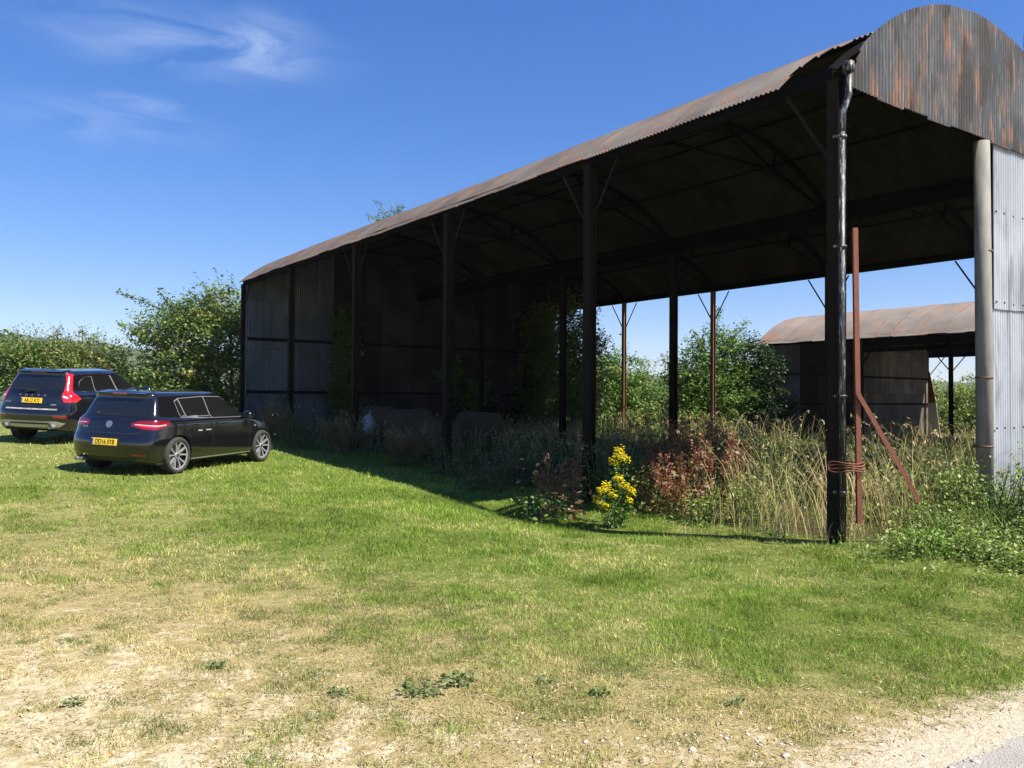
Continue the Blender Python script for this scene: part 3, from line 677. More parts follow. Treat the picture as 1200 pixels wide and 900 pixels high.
def wheel(parent, x, y, r, wd, style, side, rim_r):
    """side -1 = right side of the car (outer face towards -y)"""
    W = empty('wheel', (x, y, r)); W.parent = parent
    s = side
    b = MB(); prof = [(rim_r-.005, -wd*.44), (rim_r+.01, -wd/2), (r-.035, -wd/2), (r-.012, -wd*.44), (r, -wd*.33), (r, wd*.33), (r-.012, wd*.44), (r-.035, wd/2), (rim_r+.01, wd/2), (rim_r-.005, wd*.44)]
    n = 48; bm = b.bm; rings = []
    for k in range(n):
        a = k/n*math.tau; rings.append([bm.verts.new((q*math.cos(a), t_, q*math.sin(a))) for q, t_ in prof])
    for k in range(n):
        A, B = rings[k], rings[(k+1) % n]
        for j in range(len(prof)): bm.faces.new((A[j], A[(j+1) % len(prof)], B[(j+1) % len(prof)], B[j])).smooth = j not in (1, 7)
    b.build('tyre', M['rubber'], W)
    b = MB(); yo = s*wd*.42; yi = s*wd*.10
    MB().tube([(0, -wd*.42, 0), (0, wd*.42, 0)], rim_r-.004, 40, cap=False).build('barrel', M['alloy_dark'], W)
    bm = b.bm
    for (r0, r1, y0, y1) in ((rim_r-.03, rim_r+.004, yo, yo),):
        A = [bm.verts.new((r0*math.cos(k/48*math.tau), y0-s*.012, r0*math.sin(k/48*math.tau))) for k in range(48)]
        Bq = [bm.verts.new((r1*math.cos(k/48*math.tau), y1, r1*math.sin(k/48*math.tau))) for k in range(48)]
        for k in range(48): bm.faces.new((A[k], A[(k+1) % 48], Bq[(k+1) % 48], Bq[k]))
    ns = 10 if style == 'ten' else 5
    for k in range(ns):
        if style == 'ten': a = (k//2)*math.tau/5+(.20 if k % 2 else -.20)+.3; a2 = (k//2)*math.tau/5+(.34 if k % 2 else -.34)+.3
        else: a = a2 = k*math.tau/5+.2
        wi, wo = (.020, .034) if style == 'ten' else (.03, .06)
        for (da, col_) in ((0, 0),):
            ci, si, ct, st_ = math.cos(a), math.sin(a), math.cos(a2), math.sin(a2)
            r0 = .045; r1 = rim_r-.012; qs = []
            for (rr_, cc_, ss_, ww, yy) in ((r0, ci, si, wi, yo-s*.035), (r1*.75, (ci+ct)/2, (si+st_)/2, (wi+wo)/2, yo-s*.014), (r1, ct, st_, wo, yo-s*.006)):
                for sg in (-1, 1): qs.append((bm.verts.new((rr_*cc_-sg*ww*.5*ss_, yy, rr_*ss_+sg*ww*.5*cc_)), bm.verts.new((rr_*cc_-sg*ww*.5*ss_, yy-s*.04, rr_*ss_+sg*ww*.5*cc_))))
            for j in (0, 2):
                a0, a1, b0, b1 = qs[j], qs[j+1], qs[j+2], qs[j+3]
                bm.faces.new((a0[0], a1[0], b1[0], b0[0])); bm.faces.new((a0[0], b0[0], b0[1], a0[1])); bm.faces.new((a1[0], a1[1], b1[1], b1[0]))
    b.tube([(0, yo-s*.05, 0), (0, yo-s*.02, 0)], .055, 20)
    b.build('rim', M['alloy'], W)
    MB().tube([(0, -s*wd*.3, 0), (0, yo-s*.075, 0)], rim_r-.03, 32).build('brake_disc', M['alloy_dark'], W)
    MB().tube([(0, yo-s*.02, 0), (0, yo-s*.012, 0)], .03, 16).build('hub_cap', M['alloy_dark'], W)
    return W
def plate(parent, bvh, y, z, s, w_=.52, h_=.115):
    m_ = on_rear(bvh, y, z, .02); o = empty('number_plate'); o.parent = parent; o.matrix_local = m_
    bb = MB().box((-w_/2, -h_/2, -.012), (w_/2, h_/2, 0), .004); bb.build('plate_panel', M['plate'], o)
    MB().box((-w_/2+.004, -h_/2+.006, 0), (-w_/2+.045, h_/2-.006, .0015)).build('blue_band', M['plate_blue'], o)
    text_mesh('characters', s, .112, M['ink'], o, Matrix.Translation((.022, -.002, .0015)), .80, .001)
    MB().box((-w_/2-.02, -h_/2-.015, -.03), (w_/2+.02, h_/2+.015, -.0125)).build('plate_holder', M['trim'], o)
SIDE_R = (0, 1, 0); SIDE_L = (0, -1, 0); REAR = (1, 0, 0)
# the frame used by patch() for a ray along +y has ax = up x d; outline 'a' must be turned into car x
def side_out(o_, side): return [(-x, z) for x, z in o_] if side == 'R' else [(x, z) for x, z in o_]
def rear_out(o_): return [(y, z) for y, z in o_]                 # ray +x: ax = +y

# ---- small hatchback (car x forward from the tail, y left, z up)
hatch = empty('hatchback_car', (0, 0, 0)); tag(hatch, 'black hatchback with machined alloy wheels parked nearest the barn, yellow rear plate', 'car', 'cars parked on the grass')
def zb_h(x): return .905 if x < 2.9 else .905-(x-2.9)*.105
LV = [contour(.30, 4.0, .80, .10, .25, .20, .20), contour(.10, 4.16, .865, .14, .30, .22, .22), contour(.03, 4.22, .885, .16, .32, .34, .34),
      contour(.00, 4.25, .895, .17, .34, .50, .50), contour(.01, 4.25, .898, .17, .36, .62, .60), contour(.075, 4.22, .893, .16, .38, .70, .69),
      contour(.12, 4.15, .885, .16, .42, 0, 0, zfun=lambda x: .90-max(0, (x-2.9))*.085), contour(.15, 4.05, .868, .15, .45, 0, 0, zfun=lambda x: .955-max(0, x-2.7)*.075),
      contour(.205, 3.25, .79, .12, .34, .985, .985, tr=.04, tf=.13),
      contour(.31, 2.92, .735, .09, .30, 1.17, 1.17, tr=.05, tf=.10), contour(.40, 2.60, .675, .07, .26, 1.335, 1.345, tr=.05, tf=.08),
      contour(.34, 2.44, .62, .05, .22, 1.405, 1.415, tr=.05, tf=.07), contour(.48, 2.28, .53, .05, .18, 1.430, 1.438, tr=.05, tf=.06)]
WH = [(.80, .33), (3.43, .33)]
body, bvh = car_shell(LV, .018, 'body', M['paint_black'], hatch, WH, .355, .9)
def both(fn):
    for sd in ('R', 'L'): fn(sd, SIDE_R if sd == 'R' else SIDE_L)
def side_windows(polys, surround, parent, bvh):
    def f(sd, dv):
        patch('window_surround', bvh, side_out(surround, sd), dv, M['chrome'], parent, .003, .06)
        for pl in polys: patch('side_window', bvh, side_out(pl, sd), dv, M['glass'], parent, .006, .06)
    both(f)
W1 = [(.86, .985), (1.03, .975), (.93, 1.30), (.80, 1.27)]; W1 = [(.93, .99), (1.07, .98), (.95, 1.30), (.87, 1.265)]
W2 = [(1.095, .98), (1.745, .965), (1.675, 1.345), (.975, 1.315)]
W3 = [(1.77, .965), (2.90, .955), (2.78, 1.03), (2.52, 1.24), (2.28, 1.335), (1.70, 1.345)]
SUR = grow([(.92, .985), (1.4, .965), (2.90, .948), (2.78, 1.03), (2.52, 1.247), (2.28, 1.342), (1.66, 1.354), (.97, 1.322), (.86, 1.275)], .003)
side_windows([W1, W2, W3], SUR, hatch, bvh)
patch('rear_window', bvh, rear_out([(-.60, 1.01), (.60, 1.01), (.62, 1.05), (.53, 1.345), (-.53, 1.345), (-.62, 1.05)]), (1, 0, -.35), M['glass'], hatch, .005, .06)
patch('windscreen', bvh, [(-.62, .2), (.62, .2), (.52, .62), (-.52, .62)], (-1, 0, -.6), M['glass'], hatch, .005, .08, org=(3.0, 0, .7))
# roof spoiler with high brake light
b = MB(); b.prism([(.36, 1.372), (.60, 1.400), (.66, 1.432), (.50, 1.425), (.33, 1.395)], 'y', -.50, .50)
sp = b.build('roof_spoiler', M['paint_black'], hatch); bv = sp.modifiers.new('b', 'BEVEL'); bv.width = .008; bv.segments = 2
MB().box((.322, -.14, 1.376), (.335, .14, 1.392)).build('brake_light', M['red_lens'], sp)
# tail lamps (wrap the corner) with bright inner line
for sg in (-1, 1):
    dv = (1, -sg*1.0, 0) if sg == 1 else (1, 1, 0)
    # projected diagonally at the corner
    dvec = Vector((1, -sg*.9, 0)).normalized(); ax = Vector((0, 0, 1)).cross(dvec).normalized()
    def A(x, y, z, ax=ax): return (Vector((x, y, 0)).dot(ax), z)
    rc = lambda y, z, dvec=dvec: None
    lo = [A(.115, sg*.44, .845), A(.13, sg*.70, .79), A(.26, sg*.84, .785), A(.56, sg*.885, .87), A(.53, sg*.875, .935), A(.26, sg*.83, .945), A(.15, sg*.6, .935), A(.13, sg*.44, .90)]
    tl = patch('tail_light', bvh, lo, dvec, M['red_dark'], hatch, .008, .04)
    li = [A(.115, sg*.48, .862), A(.13, sg*.68, .82), A(.27, sg*.835, .82), A(.48, sg*.88, .872), A(.26, sg*.83, .868), A(.13, sg*.60, .885)]
    patch('lamp_element', bvh, li, dvec, M['red_lens'], tl, .012, .04)
    patch('lamp_strip', bvh, [A(.12, sg*.52, .868), A(.26, sg*.83, .850), A(.44, sg*.88, .868), A(.44, sg*.88, .878), A(.26, sg*.83, .862), A(.12, sg*.52, .878)], dvec, M['clear_lens'], tl, .015, .05)
    patch('reflector', bvh, rear_out([(sg*.50, .345), (sg*.74, .35), (sg*.74, .375), (sg*.50, .385)]), REAR, M['red_dark'], hatch, .006, .04)
# bumper ledge, tailgate gap, diffuser, exhausts
linepatch('tailgate_gap', bvh, rear_out([(-.66, .93), (-.62, .74), (-.45, .715), (.45, .715), (.62, .74), (.66, .93)]), .010, REAR, M['trim'], hatch)
patch('diffuser', bvh, rear_out([(-.55, .23), (.55, .23), (.60, .31), (-.60, .31)]), REAR, M['trim'], hatch, .006, .06)
for y in (.50, .60): MB().tube([(.03, y, .245), (.22, y, .25)], .034, 16, cap=False).tube([(.03, y, .245), (.22, y, .25)], .028, 16).build('exhaust_pipe', M['chrome'], hatch)
plate(hatch, bvh, .0, .565, 'DD16 SYB')
# round emblem with the two stacked letters
em = empty('emblem'); em.parent = hatch; em.matrix_local = on_rear(bvh, 0, .86, .008)
MB().tube([(0, 0, -.012), (0, 0, .003)], .056, 28).build('disc', M['emblem_blue'], em)
b = MB(); bm_ = b.bm
for k in range(32):
    a = [k/32*math.tau, (k+1)/32*math.tau]; f = [bm_.verts.new((r_*math.cos(q), r_*math.sin(q), .005)) for r_, q in ((.050, a[0]), (.062, a[0]), (.062, a[1]), (.050, a[1]))]; bm_.faces.new(f)
for p_, q_ in (((-.020, .044), (0, .006)), ((0, .006), (.020, .044)), ((-.040, .026), (-.018, -.042)), ((-.018, -.042), (0, -.002)), ((0, -.002), (.018, -.042)), ((.018, -.042), (.040, .026))):
    b.bar((*p_, .006), (*q_, .006), .009, .004)
b.build('ring_and_letters', M['chrome'], em)
text_mesh('badge', 'GTD', .05, M['chrome'], hatch, on_rear(bvh, .52, .80, .006), 1.1)
# wiper, aerial, handles, mirrors, door lines, sill strip, side lettering
MB().bar((.145, -.12, 1.035), (.155, .26, 1.05), .015, .02).tube([(.16, .27, 1.05), (.12, .27, 1.05)], .02, 10).build('rear_wiper', M['trim'], hatch)
MB().tube([(.78, 0, 1.45), (.70, 0, 1.50), (.60, 0, 1.545)], [.02, .008, .003], 8).build('aerial', M['trim'], hatch)
def f(sd, dv):
    for pts in ([(1.74, .93), (1.745, .55), (1.72, .32)], [(.93, .95), (1.02, .80), (1.12, .62)], [(2.85, .94), (2.93, .78), (2.95, .40), (2.93, .30)]):
        linepatch('door_gap', bvh, side_out(pts, sd), .008, dv, M['trim'], hatch, .002)
    linepatch('sill_strip', bvh, side_out([(1.18, .245), (3.03, .245)], sd), .022, dv, M['silver'], hatch, .006)
    for x in (1.13, 2.0):
        y = -.895 if sd == 'R' else .895; s_ = -1 if sd == 'R' else 1
        h, nn, *_ = bvh.ray_cast(Vector((x, s_*2, .845)), Vector((0, -s_, 0)))
        MB().box((x, h.y-.012, .835), (x+.19, h.y+.012, .86), .006).build('door_handle', M['paint_black'], hatch)
    s_ = -1 if sd == 'R' else 1
    bb = MB(); bmesh.ops.create_uvsphere(bb.bm, u_segments=16, v_segments=10, radius=1, matrix=Matrix.Translation((2.72, s_*.97, 1.0)) @ Matrix.Diagonal((.09, .115, .075, 1)))
    bb.bar((2.74, s_*.80, .97), (2.72, s_*.90, .98), .05, .03)
    for fc in bb.bm.faces: fc.smooth = True
    mr = bb.build('door_mirror', M['paint_black'], hatch)
    MB().box((2.632, s_*.97-.085, .955), (2.638, s_*.97+.085, 1.045)).build('mirror_glass', M['glass'], mr)
both(f)
for k, (s, x) in enumerate((('PCGB', 1.25), ('MAPA', 1.50))):
    pass
linepatch('shoulder_crease', bvh, side_out([(.62, .83), (2.9, .785), (3.5, .77)], 'R'), .012, SIDE_R, M['paint_black'], hatch, .008)
linepatch('wing_badge', bvh, side_out([(3.10, .765), (3.17, .765)], 'R'), .03, SIDE_R, M['chrome'], hatch, .009, .02)
linepatch('door_lettering', bvh, side_out([(1.30, .745), (1.42, .745)], 'R'), .022, SIDE_R, M['silver'], hatch, .009, .02)
linepatch('door_lettering', bvh, side_out([(1.52, .748), (1.68, .748)], 'R'), .020, SIDE_R, M['silver'], hatch, .009, .02)
for i, (x, sg) in enumerate(((.80, -1), (.80, 1), (3.43, -1), (3.43, 1))): wheel(hatch, x, sg*.785, .325, .225, 'ten', sg, .256)
b = MB().box((.35, -.80, .19), (3.95, .80, .30)); b.build('underbody', M['trim'], hatch)

# ---- larger estate SUV
suv = empty('suv_car', (0, 0, 0)); tag(suv, 'blue-black SUV with tall red tail lamps parked behind the hatchback at the left edge', 'car', 'cars parked on the grass')
LV = [contour(.34, 4.3, .84, .10, .30, .30, .30), contour(.12, 4.48, .90, .14, .34, .32, .32), contour(.05, 4.55, .935, .16, .36, .45, .45),
      contour(.00, 4.60, .945, .18, .38, .62, .62), contour(.02, 4.60, .945, .18, .40, .76, .76), contour(.10, 4.56, .940, .16, .44, .84, .86),
      contour(.13, 4.48, .940, .16, .5, 0, 0, zfun=lambda x: 1.06-max(0, (x-2.9))*.09), contour(.155, 4.36, .915, .15, .5, 0, 0, zfun=lambda x: 1.13-max(0, x-2.7)*.085),
      contour(.19, 3.42, .79, .12, .36, 1.175, 1.16, tr=.03, tf=.13),
      contour(.30, 3.00, .745, .09, .32, 1.38, 1.38, tr=.04, tf=.10), contour(.44, 2.62, .695, .07, .26, 1.56, 1.56, tr=.04, tf=.08),
      contour(.38, 2.42, .645, .05, .22, 1.635, 1.645, tr=.05, tf=.07), contour(.52, 2.24, .56, .05, .18, 1.665, 1.685, tr=.05, tf=.06)]
body, bvh = car_shell(LV, .018, 'body', M['paint_navy'], suv, [(.98, .37), (3.75, .37)], .405, .945)
V1 = [(.70, 1.20), (1.175, 1.165), (1.145, 1.53), (.95, 1.53), (.72, 1.42), (.66, 1.30)]
V2 = [(1.20, 1.16), (2.03, 1.135), (1.85, 1.55), (1.17, 1.54)]
V3 = [(2.08, 1.135), (3.10, 1.115), (2.92, 1.24), (2.62, 1.44), (2.35, 1.535), (1.90, 1.555)]
SUR = grow([(.70, 1.19), (2.0, 1.13), (3.10, 1.11), (2.92, 1.245), (2.62, 1.442), (2.35, 1.537), (1.85, 1.556), (.95, 1.535), (.70, 1.425), (.655, 1.30)], -.004)
side_windows([V1, V2, V3], SUR, suv, bvh)
patch('rear_window', bvh, rear_out([(-.60, 1.22), (.60, 1.22), (.64, 1.27), (.60, 1.57), (-.60, 1.57), (-.64, 1.27)]), (1, 0, -.3), M['glass'], suv, .005, .06)
patch('windscreen', bvh, [(-.65, .2), (.65, .2), (.55, .65), (-.55, .65)], (-1, 0, -.6), M['glass'], suv, .005, .08, org=(3.2, 0, .9))
b = MB(); b.prism([(.40, 1.60), (.62, 1.635), (.68, 1.68), (.52, 1.672), (.36, 1.632)], 'y', -.54, .54)
sp = b.build('roof_spoiler', M['paint_navy'], suv); MB().box((.352, -.18, 1.610), (.366, .18, 1.624)).build('brake_light', M['red_dark'], sp)
MB().prism([(.70, 1.69), (.95, 1.69), (.78, 1.745)], 'y', -.02, .02).build('aerial', M['trim'], suv)
for s_ in (): MB().tube([(.62, s_*.60, 1.66), (.75, s_*.60, 1.70), (2.2, s_*.60, 1.72), (2.4, s_*.60, 1.67)], .014, 8).build('roof_rail', M['trim'], suv)
for sg in (-1, 1):
    dvec = Vector((1, -sg*.8, 0)).normalized(); ax = Vector((0, 0, 1)).cross(dvec).normalized()
    def A(x, y, z, ax=ax): return (Vector((x, y, 0)).dot(ax), z)
    lo = [A(.20, sg*.72, .955), A(.36, sg*.91, .965), A(.50, sg*.93, 1.03), A(.46, sg*.90, 1.09), A(.36, sg*.82, 1.18), A(.45, sg*.75, 1.38), A(.56, sg*.68, 1.585), A(.43, sg*.60, 1.60), A(.36, sg*.665, 1.40), A(.24, sg*.70, 1.20), A(.18, sg*.69, 1.10)]
    tl = patch('tail_light', bvh, lo, dvec, M['red_lens'], suv, .010, .04)
    patch('lamp_element', bvh, [A(.18, sg*.72, 1.07), A(.24, sg*.79, 1.04), A(.26, sg*.79, 1.07), A(.19, sg*.72, 1.11)], dvec, M['clear_lens'], tl, .014, .04)
    patch('reflector', bvh, rear_out([(sg*.56, .615), (sg*.82, .60), (sg*.84, .665), (sg*.56, .675)]), REAR, M['red_dark'], suv, .006, .04)
linepatch('tailgate_gap', bvh, rear_out([(-.66, 1.18), (-.63, .90), (-.5, .865), (.5, .865), (.63, .90), (.66, 1.18)]), .010, REAR, M['trim'], suv)
linepatch('bumper_strip', bvh, rear_out([(-.62, .80), (.62, .80)]), .03, REAR, M['silver'], suv, .006)
patch('skid_plate', bvh, rear_out([(-.80, .50), (-.66, .40), (.66, .40), (.80, .50), (.62, .545), (-.62, .545)]), REAR, M['silver'], suv, .012, .06)
patch('skid_recess', bvh, rear_out([(-.50, .47), (.50, .47), (.46, .505), (-.46, .505)]), REAR, M['trim'], suv, .016, .06)
for y in (-.56, .56): MB().tube([(-.01, y, .42), (.2, y, .43)], .05, 18, cap=False).tube([(.02, y, .42), (.2, y, .43)], .042, 16).build('exhaust_pipe', M['chrome'], suv)
plate(suv, bvh, .0, .985, 'AK12 KYJ')
for k, ch in enumerate('VOLVO'): text_mesh('tailgate_letter', ch, .062, M['chrome'], suv, on_rear(bvh, .30-.15*k, 1.10, .006), 1.1)
text_mesh('badge', 'XC60', .055, M['chrome'], suv, on_rear(bvh, .60, .945, .006), 1.1)
text_mesh('badge', 'AWD', .045, M['silver'], suv, on_rear(bvh, -.52, .90, .006), 1.1)
MB().bar((.165, -.05, 1.225), (.17, .42, 1.255), .02, .02).bar((.15, -.05, 1.225), (.16, .18, 1.18), .03, .025).build('rear_wiper', M['trim'], suv)
def f(sd, dv):
    for pts in ([(2.0, 1.10), (2.0, .6), (1.97, .36)], [(1.1, 1.12), (1.2, .95), (1.4, .7)], [(3.1, 1.1), (3.2, .9), (3.2, .4)]):
        linepatch('door_gap', bvh, side_out(pts, sd), .008, dv, M['trim'], suv, .002)
    patch('sill_cladding', bvh, side_out([(1.42, .33), (3.3, .33), (3.3, .43), (1.42, .43)], sd), dv, M['trim'], suv, .006, .08)
    s_ = -1 if sd == 'R' else 1
    for x in (1.38, 2.25):
        h, nn, *_ = bvh.ray_cast(Vector((x, s_*2, 1.0)), Vector((0, -s_, 0)))
        MB().box((x, h.y-.014, .985), (x+.2, h.y+.014, 1.012), .006).build('door_handle', M['paint_navy'], suv)
    bb = MB(); bmesh.ops.create_uvsphere(bb.bm, u_segments=16, v_segments=10, radius=1, matrix=Matrix.Translation((2.95, s_*1.03, 1.17)) @ Matrix.Diagonal((.10, .13, .09, 1)))
    bb.bar((2.97, s_*.84, 1.14), (2.95, s_*.95, 1.15), .05, .03)
    for fc in bb.bm.faces: fc.smooth = True
    mr = bb.build('door_mirror', M['paint_navy'], suv)
    MB().box((2.852, s_*1.03-.09, 1.115), (2.858, s_*1.03+.09, 1.225)).build('mirror_glass', M['glass'], mr)
both(f)
for i, (x, sg) in enumerate(((.98, -1), (.98, 1), (3.75, -1), (3.75, 1))): wheel(suv, x, sg*.82, .37, .235, 'five', sg, .262)
MB().box((.4, -.84, .29), (4.2, .84, .4)).build('underbody', M['trim'], suv)

def place_car(root, x, y, hx, hy, wz):
    """stand the car on the ground: x,y is the middle of the tail"""
    h = Vector((hx, hy)).normalized(); a = math.atan2(h.y, h.x)
    pts = []
    L_ = 4.2
    za = float(zg(x+h.x*.8, y+h.y*.8)); zb_ = float(zg(x+h.x*3.5, y+h.y*3.5)); l_ = Vector((-h.y, h.x))
    zl_ = float(zg(x+h.x*2+l_.x*.8, y+h.y*2+l_.y*.8)); zr_ = float(zg(x+h.x*2-l_.x*.8, y+h.y*2-l_.y*.8))
    root.location = (x, y, za-(zb_-za)/2.7*.8+wz)
    root.rotation_euler = (math.atan2(zl_-zr_, 1.6), -math.atan2(zb_-za, 2.7), a)
place_car(hatch, -7.12, 14.30, .27, .966, 0); hatch.scale = (1.025,)*3
place_car(suv, -11.08, 18.75, .13, 1.0, 0.0); suv.scale = (1.03,)*3

# ------------------------------------------------------------------ vegetation
class Veg:
    """collects blades, leaves and stalks into one mesh; each piece has its own natural tint"""
    def __init__(s): s.V = []; s.C = []; s.T = []; s.Q = []; s.n = 0
    def _add(s, V, C):
        o = s.n; s.V.append(V.reshape(-1, 3)); s.C.append(C.reshape(-1, 3)); s.n += len(s.V[-1]); return o
    def blades(s, P, h, wd, lean, col, tipcol=None, seg=1):
        """P (n,3) roots; h, wd, lean (n,) ; col (n,3)"""
        n = len(P)
        if not n: return
        a = rng.random(n)*math.tau; la = rng.random(n)*math.tau
        w_ = np.stack([np.cos(a), np.sin(a), 0*a], 1)*wd[:, None]*.5; l = np.stack([np.cos(la), np.sin(la), 0*a], 1)*(lean*h)[:, None]
        up = np.array([0, 0, 1.0])[None]*h[:, None]; tc = col if tipcol is None else tipcol
        if seg == 1:
            V = np.stack([P-w_, P+w_, P+l+up*np.sqrt(np.maximum(.05, 1-lean*lean))[:, None]], 1); C = np.stack([col, col, tc], 1)
            o = s._add(V, C); s.T.append(o+np.arange(3*n).reshape(n, 3))
        else:
            m_ = P+l*.28+up*.55; q = P+l*.62+up*.85
            V = np.stack([P-w_, P+w_, m_+w_*.8, m_-w_*.8, q+w_*.5, q-w_*.5, P+l+up*.98], 1); C = np.stack([col, col, col, col, tc, tc, tc], 1)
            o = s._add(V, C); b = o+np.arange(n)*7
            s.Q.append(np.stack([b, b+1, b+2, b+3], 1)); s.Q.append(np.stack([b+3, b+2, b+4, b+5], 1)); s.T.append(np.stack([b+5, b+4, b+6], 1))
            return P+l+up*.98
    def leaves(s, P, size, col, up=.35, aspect=.6, droop=0, direc=None):
        n = len(P)
        if not n: return
        size = np.broadcast_to(np.asarray(size, dtype=float), (n,))
        nrm = rng.normal(size=(n, 3)); nrm[:, 2] = np.abs(nrm[:, 2])+up*2; nrm /= np.linalg.norm(nrm, axis=1)[:, None]
        t = rng.normal(size=(n, 3)) if direc is None else direc+rng.normal(size=(n, 3))*.35
        t[:, 2] -= droop; t -= nrm*(t*nrm).sum(1)[:, None]; t /= np.linalg.norm(t, axis=1)[:, None]+1e-9; b = np.cross(nrm, t)
        t = t*size[:, None]; b = b*(size*aspect)[:, None]*.5; k = nrm*size[:, None]*.12
        V = np.stack([P, P+t*.45+b+k, P+t, P+t*.45-b+k], 1); C = np.repeat(col[:, None], 4, 1)
        o = s._add(V, C); s.Q.append(o+np.arange(4*n).reshape(n, 4))
    def stalk(s, p, q, r0, r1, col, n=5):
        p = np.asarray(p, float); q = np.asarray(q, float); t = q-p; t /= np.linalg.norm(t)+1e-9
        a = np.cross(t, [0, 0, 1.0] if abs(t[2]) < .9 else [1.0, 0, 0]); a /= np.linalg.norm(a); b = np.cross(t, a)
        an = np.arange(n)*math.tau/n; ring = np.cos(an)[:, None]*a+np.sin(an)[:, None]*b
        V = np.concatenate([p+ring*r0, q+ring*r1]); o = s._add(V, np.broadcast_to(np.asarray(col, float), (2*n, 3)).copy())
        k = np.arange(n); s.Q.append(np.stack([o+k, o+(k+1) % n, o+n+(k+1) % n, o+n+k], 1))
    def build(s, name, mt, parent=None, smooth=False):
        V = np.concatenate(s.V); C = np.clip(np.concatenate(s.C), 0, 1); F = []
        if s.T: F.append(np.concatenate(s.T))
        if s.Q: F.append(np.concatenate(s.Q))
        return np_mesh(name, V, F, [mt], parent, C, smooth)
def pal(n, *cols, jit=.12):
    c = np.array(cols); k = rng.integers(0, len(c), n); f = rng.random((n, 1)); r_ = c[k]*(1-f)+c[rng.integers(0, len(c), n)]*f
    return r_*(1+jit*rng.normal(size=(n, 1)))

def area_pts(n, xr, yr):
    x = rng.uniform(*xr, n); y = rng.uniform(*yr, n); return x, y
def wildness(x, y):
    """>0 where the mown turf gives way to rough growth"""
    s, T = ST(x, y)
    e = s-(.05+.35*(fbm(x*.8, y*.8, 2)-.5)*2)+0*T
    e = np.where(T < 2.6, e+(.55*smooth((3-T)/1.5)*smooth((T+.2)/.8)), e)        # bulge of rough grass near the front post
    g_ = s+1.05-.95*smooth((T+.9)/.8)+.35*(fbm(x*1.3+4, y*1.3, 3)-.5)*2        # rough bank in front of the gable
    return np.where(T < .15, g_, e)

